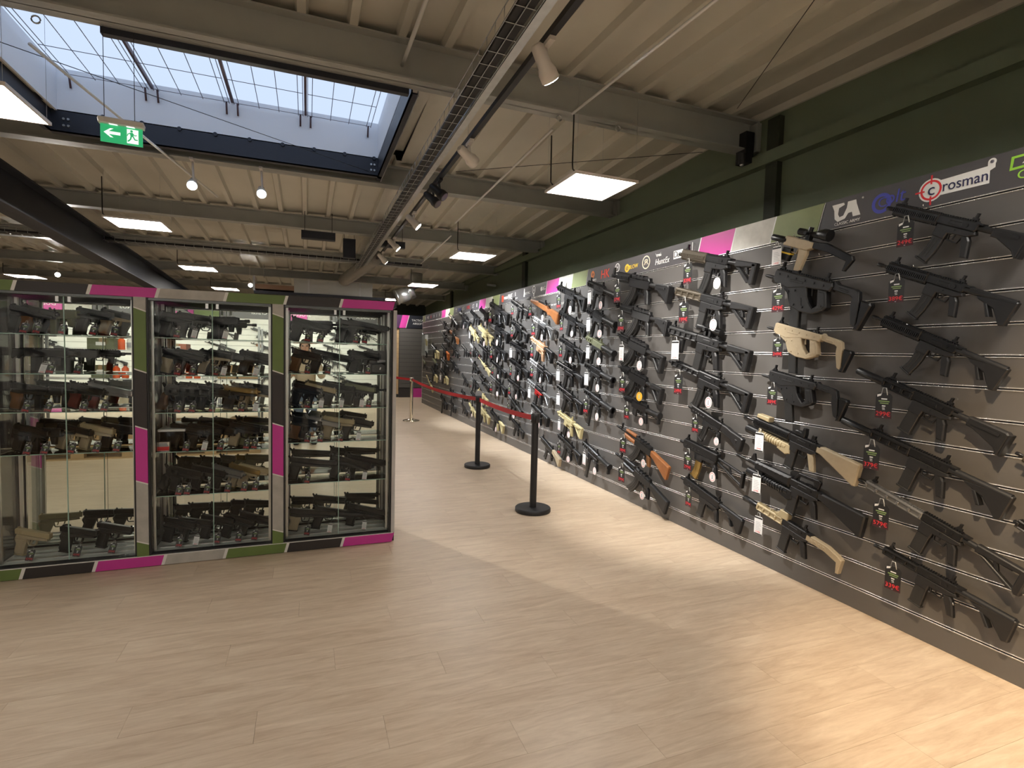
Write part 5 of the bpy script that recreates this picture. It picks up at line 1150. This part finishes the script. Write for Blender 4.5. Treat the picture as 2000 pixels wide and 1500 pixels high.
# exit sign
EXG = mat('exit_sign_green', (.02,.30,.10), .4, emit=(.03,.42,.16), strength=.35); EXW = mat('exit_sign_white', (.8,.85,.8), .4, emit=(.8,.9,.85), strength=.45)
EXG.cycles.emission_sampling = 'NONE'; EXW.cycles.emission_sampling = 'NONE'
ep = onY(238, 262, 4.06); ex = empty('exit_sign', ep); ex.rotation_euler = (0, 0, .06); ex.scale = (.68, .68, .68); tag(ex, 'hanging green emergency exit sign with arrow and running figure', 'exit sign')
MB().ext([(-.172,.07),(.172,.07),(.178,.105),(.17,.125),(-.17,.125),(-.178,.105)], .075, 0, .008).build('lamp_housing', WHITEPAINT, ex)
MB().box(-.09, -.03, -.03, .02, .066, .07).build('lamp_lens', EXW, ex); MB().box(.04, .10, -.03, .02, .066, .07).build('lamp_lens', EXW, ex)
MB().box(-.16, .16, -.006, .006, -.09, .066).build('sign_plate', EXG, ex)
MB().ext([(-.135,-.005),(-.085,.035),(-.062,.035),(-.098,.008),(-.01,.008),(-.01,-.018),(-.098,-.018),(-.062,-.045),(-.085,-.045)], .002, -.0072, .0003).build('arrow', EXW, ex)
MB().box(.04, .128, -.008, -.0065, -.075, .052).build('doorway', EXW, ex)
rm = MB(); rm.lathe([(-.0005,.011),(.0008,.011)], 'y', (.076,-.009,.036), 12)
rm.ext([(.062,.022),(.086,.024),(.092,-.006),(.078,-.014),(.066,-.004)], .0012, -.0092, .0002).ext([(.08,-.008),(.092,-.008),(.104,-.032),(.124,-.034),(.124,-.042),(.098,-.042)], .0012, -.0092, .0002).ext([(.068,-.006),(.08,-.010),(.072,-.04),(.052,-.062),(.042,-.056),(.062,-.036)], .0012, -.0092, .0002).ext([(.064,.022),(.068,.014),(.05,.004),(.046,-.012),(.040,-.010),(.044,.008)], .0012, -.0092, .0002).ext([(.084,.022),(.1,.004),(.116,.008),(.116,.0),(.098,-.004),(.084,.010)], .0012, -.0092, .0002)
rm.build('running_figure', EXG, ex)
MB().tube([(-.13,0,.12),(-.13,0,.925)], .003, 5).tube([(.10,0,.12),(.10,0,.925)], .003, 5).build('hanging_rod', BLACKPAINT, ex)
# security camera by the column
sp = onX(1458, 268, 3.82); sc_ = empty('security_camera', (WALL_X-.08, sp.y+.02, 3.26)); tag(sc_, 'black security camera where the first purlin meets the green wall', 'camera')
MB().box(-.09, .005, -.06, .06, .0, .28).build('mount_box', BLACKPAINT, sc_); MB().lathe([(0,.03),(.09,.03),(.10,.035)], 'z', (-.10,-.03,-.02), 14).build('camera_body', BLACKPAINT, sc_); MB().lathe([(-.012,.015),(.0,.02)], 'z', (-.10,-.03,-.02), 12).build('lens', GALV, sc_)
# shackles hanging from purlin
for px, py in ((1092, 231), (1207, 251), (70, 38)):
    a = onZ(px, py, 3.35); o = MB(); pts = [(a.x+.022*math.cos(t*math.pi/6), a.y, a.z+.022*math.sin(t*math.pi/6)) for t in range(13)]; o = o.tube(pts, .005, 6).build('ring_hook', GALV); tag(o, {1092:'small steel ring under the first purlin, left of two by the panel light', 1207:'small steel ring under the first purlin, right of two by the panel light', 70:'steel ring under the purlin at the top left corner'}[px], 'ring')
# dark boxes hung in the distance
for px, py, w2, h2, lb in ((622,461,.24,.06,'flat black heater box hanging under the third purlin'),(766,478,.20,.05,'black box hanging beside the tray in the distance'),(682,486,.10,.16,'black bracket box over the flexible duct')):
    p = onZ(px, py, 3.12); e = empty('hanging_box', p); tag(e, lb, 'hung box'); MB().ext([(-w2,-h2),(w2,-h2),(w2,h2),(-w2,h2)], .12, 0, .012).build('case', NAVY, e); [MB().tube([(sg*w2*.8,0,h2),(sg*w2*.8,0,.35)], .004, 4).build('hanger', BLACKPAINT, e) for sg in (-1, 1)]
# flexible duct, round duct and rectangular duct far back
p0 = onZ(735, 502, 3.1); p1 = onZ(672, 548, 2.98); pts = [p0.lerp(p1, t/18) for t in range(19)]
o = MB().tube(pts, [.125+(.016 if i % 2 else 0) for i in range(19)], 14).build('flexible_duct', mat('grey_flexible_duct', (.22,.21,.19), .6)); tag(o, 'ribbed flexible duct slanting down in the distance', 'duct')
q = empty('rectangular_duct', (-1.2, 13.0, 2.86)); tag(q, 'long pale rectangular duct crossing the rear of the hall', 'duct')
zd = onY(650, 566, 13).z
xd0 = onY(575, 560, 13).x+1.2; MB().box(xd0, 2.6, -.25, .25, zd-2.86-.14, zd-2.86+.16).build('duct_body', mat('pale_duct_metal', (.42,.43,.42), .4, .4), q); xd1 = onY(498, 560, 13).x+1.2; MB().box(xd1, xd0-.002, -.24, .24, zd-2.86-.10, zd-2.86-.0).build('end_box', mat('brown_end_box', (.22,.13,.08), .6), q); MB().box(xd1, 2.9, -.27, .27, zd-2.86-.20, zd-2.86-.142).build('lower_rail', NAVY, q)
MB().tube([(.3,0,zd-2.86+.16),(.3,0,ceil_z(13)-2.86-.02)], .006, 5).build('hanger', GALV, q); MB().tube([(2.2,0,zd-2.86+.16),(2.2,0,ceil_z(13)-2.86-.02)], .006, 5).build('hanger', GALV, q)
for k in range(3): MB().box(.1+k*1.1, .14+k*1.1, -.256, .256, zd-2.86-.141, zd-2.86+.17).build('duct_flange', GALV, q)
q = empty('round_duct', onY(800, 575, 12.6)); tag(q, 'shiny round spiral duct with elbow above the right cabinet corner', 'duct'); 
MB().tube([(-.32,0,-.10),(-.05,0,.02)], .165, 20).build('duct_segment', GALV, q); MB().tube([(-.08,0,.0),(.06,.0,.05),(.14,0,.2),(.15,0,.5)], .15, 20).build('elbow', GALV, q); MB().tube([(-.31,0,-.095),(-.285,0,-.085)], .178, 20).build('collar', GALV, q)
q = MB().tube([onZ(952, 556, 2.95), onZ(980, 559, 2.95), onZ(986, 563, 2.92)], .03, 8).build('bent_pipe', GALV); tag(q, 'short pale bent pipe under the dark rear ceiling', 'pipe')

# ================================================================== REAR END OF THE HALL
YR = 16.4
rw = empty('rear_display_panel', (2.9, YR, 0)); tag(rw, 'dark slatted panel with magenta header closing the aisle', 'display panel')
RI = Matrix.Translation(-rw.location)
def rc(mb, n, m): o = mb.build(n, m); o.parent = rw; o.matrix_parent_inverse = RI; return o
for k in range(14): rc(MB().box(2.62, 3.9, YR, YR+.03, .30+k*.13, .30+k*.13+.122), 'slat_board', BOARD)
rc(MB().box(2.62, 3.9, YR+.031, YR+.06, 0, 2.5), 'backing_panel', BLACKC); rc(MB().box(2.62, 3.0, YR, YR+.03, 0, .28), 'plinth', DARKPR); rc(MB().box(3.0, 3.9, YR, YR+.03, 0, .28), 'plinth', MAGENTA)
def rpara(xa, xb, m, n='header_panel', sl=.10, z0=2.13, z1=2.52):
    V = []
    for y in (YR-.012, YR+.02): V += [(xa, y, z0), (xb, y, z0), (xb+sl, y, z1), (xa+sl, y, z1)]
    rc(MB().add(V, [(0,1,2,3),(7,6,5,4),(0,4,5,1),(1,5,6,2),(2,6,7,3),(3,7,4,0)]), n, m)
rpara(2.2, 2.60, mat('dark_purple_print', (.05,.012,.06), .5)); rpara(2.60, 2.80, MAGENTA); rpara(2.80, 2.815, WP, 'header_divider'); rpara(2.815, 3.8, mat('navy_header_print', (.012,.014,.024), .5))
for s, z in (('TACTICAL', 2.37), ('AIRSOFT', 2.27)):
    me = text_mesh(s, .085).copy(); me.materials.clear(); me.materials.append(WPR); me.transform(Matrix(((1,0,0,3.18),(0,0,-1,YR-.014),(0,1,0,z),(0,0,0,1)))); o = new_obj('lettering', me, rw); o.matrix_parent_inverse = RI
tp = empty('timber_post', (2.55, YR+.1, 0)); tag(tp, 'pale stacked timber pillar beside the dark rear panel', 'pillar')
TIM = mat('pale_timber', (.55,.38,.2), .6, noise=(8,.15))
for k in range(13): MB().box(-.14, .06, -.05, .05, .10+k*.155, .10+k*.155+.15).build('timber_block', TIM, tp)
MB().box(-.14, .06, -.05, .05, .0, .098).build('foot', DARKPR, tp)

# ================================================================== BEHIND THE PHOTOGRAPHER (seen in the mirrors)
YW = -7.55
bwall = empty('pale_display_wall', (-3, YW, 0)); tag(bwall, 'pale slatted display wall behind the photographer, seen mirrored', 'display wall')
BI = Matrix.Translation(-bwall.location)
def bc(mb, n, m): o = mb.build(n, m); o.parent = bwall; o.matrix_parent_inverse = BI; return o
PALEB = mat('white_board_laminate', (.70,.70,.66), .45)
for k in range(15): bc(MB().box(-10.6, 3.4, YW-.03, YW, .16+k*.15, .16+k*.15+.143), 'slat_board', PALEB)
bc(MB().box(-10.6, 3.4, YW-.05, YW-.031, 0, 2.75), 'backing_panel', mat('backing_board')); bc(MB().box(-10.6, 3.4, YW-.03, YW, 0, .158), 'plinth', PALEB)
xh = -10.6; k = 0
while xh < 3.4:
    for wd, m in ((1.5, DARKHD), (.7, MAGENTA), (.6, CONC if k % 2 else GREENPR)):
        x1 = min(xh+wd, 3.4)
        if x1 > xh: bc(MB().box(xh, x1-.015, YW-.03, YW+.003, 2.41, 2.74), 'header_panel', m)
        xh = x1
    k += 1
for s, x in (('CYBERGUN', -9.9), ('LEADER', -8.8), ('GAMO', -7.0), ('DUEL', -5.9), ('KONUS', -4.2), ('Crafter', -1.25), ('STOEGER', -.2), ('UMAREX', 1.6)):
    me = text_mesh(s, .14).copy(); me.materials.clear(); me.materials.append(WPR); me.transform(Matrix(((-1,0,0,x),(0,0,1,YW+.004),(0,1,0,2.575),(0,0,0,1)))); o = new_obj('lettering', me, bwall); o.matrix_parent_inverse = BI
mk = ['dmr','sniper','akblack','m4a2','scar','smg','g36','akwood','supp','m4q']
cnt = 0
for ci_, xx in enumerate((-8.6, -7.3, -6.0, -4.6, -3.3, -2.2, -1.1, -.2, .75, 1.7)):
    for ri, zz in enumerate((2.15, 1.75, 1.35, .95)):
        if (ci_*3+ri*5) % 7 == 0: continue
        kd = mk[(ci_*4+ri*3) % len(mk)]; a_ = .30
        u = Vector((math.cos(a_), 0, -math.sin(a_))); v = Vector((math.sin(a_), 0, math.cos(a_))); y_ = Vector((0,1,0))
        M = Matrix(((u.x,0,v.x,xx-.35),(0,1,0,YW+.045),(u.z,0,v.z,zz),(0,0,0,1)))
        place_gun(kd, 'blk' if kd != 'akwood' else 'wood', M, .95, f'{"black" if kd != "akwood" else "wooden"} gun on the pale rear wall, {ORD[ri+1]} row, {ORD[ci_+1]} column from its left', 'replica guns on the pale rear wall')
# gondola racks on pallets with boxes, jars and bottles
CARD = mat('brown_cardboard', (.36,.22,.10), .7, noise=(6,.12)); PALW = mat('raw_pallet_wood', (.34,.22,.11), .75, noise=(9,.25))
JARW = mat('white_jar_plastic', (.7,.68,.62), .4); ORP = mat('orange_bottle_plastic', (.72,.10,.02), .3); OLV = mat('olive_box_card', (.10,.11,.05), .6)
for gi, (xa, xb) in enumerate(((-3.35,-2.12), (-1.86,-.62))):
    nm = ['left','right'][gi]
    pl = empty('wooden_pallet', ((xa+xb)/2, -.10, 0)); tag(pl, f'raw wood pallet under the {nm} goods rack behind the photographer', 'pallet', 'wooden pallets'); L = xb-xa
    for k in range(6): MB().box(-L/2, L/2, -.42+k*.155, -.42+k*.155+.1, .118, .14).build('deck_board', PALW, pl)
    for xx in (-L/2, -.07, L/2-.14): 
        for yy in (-.42, -.02, .355): MB().box(xx, xx+.14, yy, yy+.1, .022, .116).build('block', PALW, pl)
    for yy in (-.42, -.02, .355): MB().box(-L/2, L/2, yy, yy+.1, 0, .02).build('bottom_board', PALW, pl)
    rk = empty('goods_rack', ((xa+xb)/2, -.2, .142)); tag(rk, f'grey goods rack on the {nm} pallet behind the photographer', 'rack', 'goods racks')
    for xx in (-L/2+.02, L/2-.05):
        for yy in (-.25, .3): MB().box(xx, xx+.03, yy, yy+.03, 0, 1.65).build('rack_post', GREYM, rk)
    for zz in (.50, .88, 1.26): MB().box(-L/2+.02, L/2-.02, -.25, .33, zz, zz+.015).build('rack_shelf', GREY_ALU, rk)
    def carton(x, wd, h_, z0, m, lab, it, lvl):
        e = empty('carton', (x+wd/2, -.05, z0+.001)); tag(e, f'{lab} carton, {ORD[it]} item from left on the {ORD[lvl+1]} tier of the {nm} goods rack', 'box', 'cartons on the goods racks')
        MB().ext([(-wd/2,0),(wd/2,0),(wd/2,h_),(-wd/2,h_)], .30, 0, .004).build('box_body', m, e); MB().box(-.02, .02, -.151, .151, h_-.08, h_+.001).build('tape', mat('brown_tape', (.3,.2,.1), .3), e); MB().box(-wd*.18, wd*.18, .1502, .1515, h_*.35, h_*.65).build('print_label', WHITE, e)
    def vessel(x, z0, orange, it, lvl, sl):
        m = ORP if orange else JARW; r_ = .042
        e = empty('bottle' if orange else 'pellet_jar', (x+r_, .05, z0+.001)); tag(e, f'{"orange bottle" if orange else "white pellet jar"}, {ORD[it]} item from left on the {ORD[lvl+1]} tier of the {nm} goods rack', 'bottle' if orange else 'jar', 'bottles and jars on the goods racks')
        MB().lathe([(0,r_*.95),(.006,r_),(.13,r_),(.155,r_*.45),(.165,r_*.45)], 'z', (0,0,0), 14).build('vessel', m, e); MB().lathe([(.1652,r_*.55),(.19,r_*.55)], 'z', (0,0,0), 12).build('cap', BLACKPAINT, e); MB().lathe([(.03,r_+.0006),(.10,r_+.0006)], 'z', (0,0,0), 14, caps=False).build('sleeve', sl, e)
    PBAG = mat('pale_bag_card', (.45,.38,.26), .6, noise=(14,.4))
    if gi == 0:
        T = [(0,.142,[('c',.34,.33,CARD,'brown'),('c',.40,.30,CARD,'brown'),('c',.34,.34,CARD,'brown')]), (1,.66,[('c',.30,.18,PBAG,'mottled pale'),('c',.36,.16,PBAG,'mottled pale'),('c',.32,.20,PBAG,'mottled pale'),('v',1)]), (2,1.04,[('g',.62),('c',.2,.17,OLV,'olive'),('v',1),('v',1)]), (3,1.42,[('g',.58),('c',.30,.15,OLV,'olive'),('v',1),('v',0)])]
    else:
        T = [(0,.142,[('c',.30,.32,CARD,'brown'),('c',.40,.28,CARD,'brown'),('c',.38,.33,CARD,'brown')]), (1,.66,[('v',0)]*7+[('c',.36,.2,CARD,'brown')]), (2,1.04,[('v',0),('v',0),('v',1),('v',1),('v',0),('v',0),('c',.24,.19,CARD,'brown'),('c',.26,.2,CARD,'brown')]), (3,1.42,[('c',.22,.10,mat('terracotta_card', (.38,.12,.06), .6),'terracotta')])]
    for lvl, z0, items in T:
        x = xa+.07; it = 0
        for q_ in items:
            if q_[0] == 'g': x += q_[1]; continue
            it += 1
            if q_[0] == 'c': carton(x, q_[1], q_[2], z0, q_[3], q_[4], it, lvl); x += q_[1]+.025
            else: vessel(x, z0, q_[1], it, lvl, GREYC if q_[1] == 0 else ORP); x += .10
# ---- the photographer
def skin_mesh(name, verts, edges, radii, root, material, sub=2):
    me = bpy.data.meshes.new(name); me.from_pydata(verts, edges, []); o = bpy.data.objects.new(name, me); COL.objects.link(o)
    o.modifiers.new('skin', 'SKIN'); 
    for i, r in enumerate(radii):
        sv = me.skin_vertices[0].data[i]; sv.radius = r if isinstance(r, tuple) else (r, r); sv.use_root = (i == root)
    s = o.modifiers.new('sub', 'SUBSURF'); s.levels = sub; s.render_levels = sub
    bpy.context.view_layer.update()
    m2 = bpy.data.meshes.new_from_object(o.evaluated_get(bpy.context.evaluated_depsgraph_get()))
    bpy.data.objects.remove(o); m2.name = name; m2.materials.clear(); m2.materials.append(material)
    m2.polygons.foreach_set('use_smooth', [True]*len(m2.polygons)); return m2
SKIN = mat('warm_skin', (.50,.29,.20), .5); SWE = mat('beige_knit_sweater', (.47,.37,.26), .8, noise=(120,.15)); JEAN = mat('faded_blue_jeans', (.12,.15,.21), .8, noise=(60,.15)); HAIR = mat('dark_brown_hair', (.025,.014,.009), .5)
px, py = -.03, -.40
pr = empty('person', (px, py, 0)); tag(pr, 'person in beige sweater and jeans photographing with a phone, reflected in the mirror', 'person')
fv = Vector((CF.x, CF.y, 0)).normalized(); rv = Vector((CR.x, CR.y, 0)).normalized()
PHC = Vector((0,0,CAM_Z))-fv*.016-rv*.03
def loc(v): return Vector(v)-Vector((px, py, 0))
def hand(sgn):
    """wrist, palm and five fingers folded round one short end of the phone"""
    base = PHC+rv*sgn*.078; pos = []; ed = []; ra = []
    wr = base+rv*sgn*.045-fv*.045-Vector((0,0,.085)); pos.append(wr); ra.append((.021,.026))
    pm = base+rv*sgn*.026-fv*.03-Vector((0,0,.035)); pos.append(pm); ra.append((.016,.03)); ed.append((0,1))
    pk = base+rv*sgn*.022-fv*.022+Vector((0,0,.0)); pos.append(pk); ra.append((.014,.03)); ed.append((1,2))
    for i, (dz, ln) in enumerate(((.040,.052),(.018,.058),(-.004,.054),(-.026,.044))):
        a_ = base+rv*sgn*.014-fv*.012+Vector((0,0,dz)); b_ = base+rv*sgn*(.004)-fv*.001+Vector((0,0,dz+.004)); c_ = base-rv*sgn*(ln*.4)-fv*.001+Vector((0,0,dz+.006))
        n0 = len(pos); pos += [a_, b_, c_]; ra += [.0085,.008,.007]; ed += [(2 if dz > 0 else 1, n0),(n0,n0+1),(n0+1,n0+2)]
    t1 = base+rv*sgn*.004-fv*.04-Vector((0,0,.03)); t2 = base-rv*sgn*.012-fv*.03-Vector((0,0,.012)); t3 = base-rv*sgn*.02-fv*.026+Vector((0,0,.004))
    n0 = len(pos); pos += [t1,t2,t3]; ra += [.0105,.0095,.008]; ed += [(1,n0),(n0,n0+1),(n0+1,n0+2)]
    return pos, ed, ra
V = []; Ed = []; Ra = []
def av(p, r): V.append(Vector(p)); Ra.append(r); return len(V)-1
Zs = 1.0
pel = av((px,py,.86), (.15,.10)); wst = av((px,py,1.02), (.125,.085)); ch = av((px,py-.005,1.20), (.145,.095)); nk0 = av((px,py,1.36), (.075,.06)); nk = av((px,py+.01,1.42), (.05,.05)); jaw = av((px-.01,py+.045,1.475), (.058,.062)); hd = av((px-.01,py+.035,1.545), (.072,.088)); crn = av((px-.01,py+.02,1.60), (.055,.066))
Ed += [(pel,wst),(wst,ch),(ch,nk0),(nk0,nk),(nk,jaw),(jaw,hd),(hd,crn)]
for sgn in (-1, 1):
    sh = av((px+sgn*.165,py,1.30), (.052,.055)); el = av((px+sgn*.25,py+.10,1.06), (.04,.042)); Ed += [(ch,sh),(sh,el)]
    hp, he, hr = hand(sgn); off = len(V)
    for p, r in zip(hp, hr): av(p, r)
    Ed += [(a+off, b_+off) for a, b_ in he]; mid_ = av(Vector(V[el]).lerp(hp[0], .55), (.032,.034)); Ed += [(el,mid_),(mid_,off)]
    hip = av((px+sgn*.095,py,.80), (.085,.09)); kn = av((px+sgn*.10,py+.015,.46), (.058,.06)); an = av((px+sgn*.105,py-.01,.09), (.038,.042)); toe = av((px+sgn*.12,py+.13,.03), (.038,.025)); Ed += [(pel,hip),(hip,kn),(kn,an),(an,toe)]
body = skin_mesh('body', [loc(v) for v in V], Ed, Ra, pel, SKIN); new_obj('body', body, pr)
# sweater
V = []; Ed = []; Ra = []
b0 = av((px,py,.84), (.172,.128)); b1 = av((px,py,1.0), (.158,.115)); b2 = av((px,py-.005,1.20), (.172,.122)); b3 = av((px,py,1.34), (.105,.085)); b4 = av((px,py+.004,1.385), (.064,.064)); Ed += [(b0,b1),(b1,b2),(b2,b3),(b3,b4)]
for sgn in (-1, 1):
    sh = av((px+sgn*.17,py,1.30), (.072,.075)); el = av((px+sgn*.252,py+.10,1.055), (.062,.064)); wr = hand(sgn)[0][0]; m_ = av(Vector(V[el]).lerp(wr, .5), (.052,.054)); e_ = av(Vector(V[el]).lerp(wr, .9), (.036,.038)); Ed += [(b2,sh),(sh,el),(el,m_),(m_,e_)]
new_obj('sweater', skin_mesh('sweater', [loc(v) for v in V], Ed, Ra, b2, SWE), pr)
V = []; Ed = []; Ra = []
b0 = av((px,py,.90), (.155,.108)); b1 = av((px,py,.80), (.16,.115)); Ed += [(b0,b1)]
for sgn in (-1, 1):
    h_ = av((px+sgn*.098,py,.72), (.095,.10)); k_ = av((px+sgn*.102,py+.015,.45), (.07,.073)); a_ = av((px+sgn*.106,py-.005,.10), (.055,.06)); Ed += [(b1,h_),(h_,k_),(k_,a_)]
new_obj('jeans', skin_mesh('jeans', [loc(v) for v in V], Ed, Ra, b1, JEAN), pr)
for sgn in (-1, 1):
    s_ = MB().ext([(-.10,0),(.16,0),(.175,.02),(.15,.045),(.06,.075),(-.04,.10),(-.10,.095),(-.105,.03)], .09, 0, .02).build('shoe', BLACKPAINT, pr); s_.location = (sgn*.115, 0, .001); s_.rotation_euler = (0,0,math.pi/2-sgn*.12)
hm = MB(); n = 14; Vh = []; Fh = []
for i in range(9):
    th = i/8*math.pi*.62
    for k in range(n):
        ph = 2*math.pi*k/n; front = max(0, math.sin(ph))
        t2 = th*(1-.52*front) if i else 0
        Vh.append((-.01+.082*math.sin(t2)*math.cos(ph), .028+.104*math.sin(t2)*math.sin(ph), 1.555+.108*math.cos(t2)))
Fh = [(i*n+k, i*n+(k+1)%n, (i+1)*n+(k+1)%n, (i+1)*n+k) for i in range(8) for k in range(n)]
hm.add(Vh, Fh, 0, True); hm.lathe([(-.03,.02),(0,.045),(.03,.02)], 'z', (-.01,-.085,1.56), 12); hm.build('hair', HAIR, pr)
fz = MB(); fz.ext([(-.004,1.50),(.004,1.50),(.013,1.505),(0,1.545)], .03, .125, .004); fz.build('nose', SKIN, pr).location = (-.01, -.012, 0)
for sx in (-.032, .032): MB().lathe([(-.006,.004),(0,.012),(.006,.008)], 'y', (-.01+sx,.112,1.548), 10).build('eye', mat('dark_eye', (.02,.015,.012), .3), pr)
for sx in (-.074, .074): MB().lathe([(-.006,.012),(0,.022),(.006,.012)], 'x', (-.01+sx,.02,1.53), 10).build('ear', SKIN, pr)
MB().ext([(-.022,1.475),(.022,1.475),(.012,1.484),(-.012,1.484)], .012, .108, .002).build('mouth', mat('lips', (.36,.11,.10), .5), pr).location = (-.01, 0, 0)
ph = empty('smartphone', PHC); ph.rotation_euler = (0, 0, -YAW); tag(ph, 'dark smartphone held sideways by the photographer, seen in the mirror', 'phone')
MB().ext([(-.075,-.037),(.075,-.037),(.075,.037),(-.075,.037)], .008, 0, .002).build('phone_body', BLACKC, ph); MB().box(-.07, -.04, .0042, .0055, .004, .034).build('camera_bump', BLACKM, ph); MB().box(-.07, .07, -.0049, -.0043, -.033, .033).build('screen', mat('phone_screen', (.02,.02,.02), .1, emit=(.4,.36,.3), strength=.5), ph); MATS['phone_screen'].cycles.emission_sampling = 'NONE'
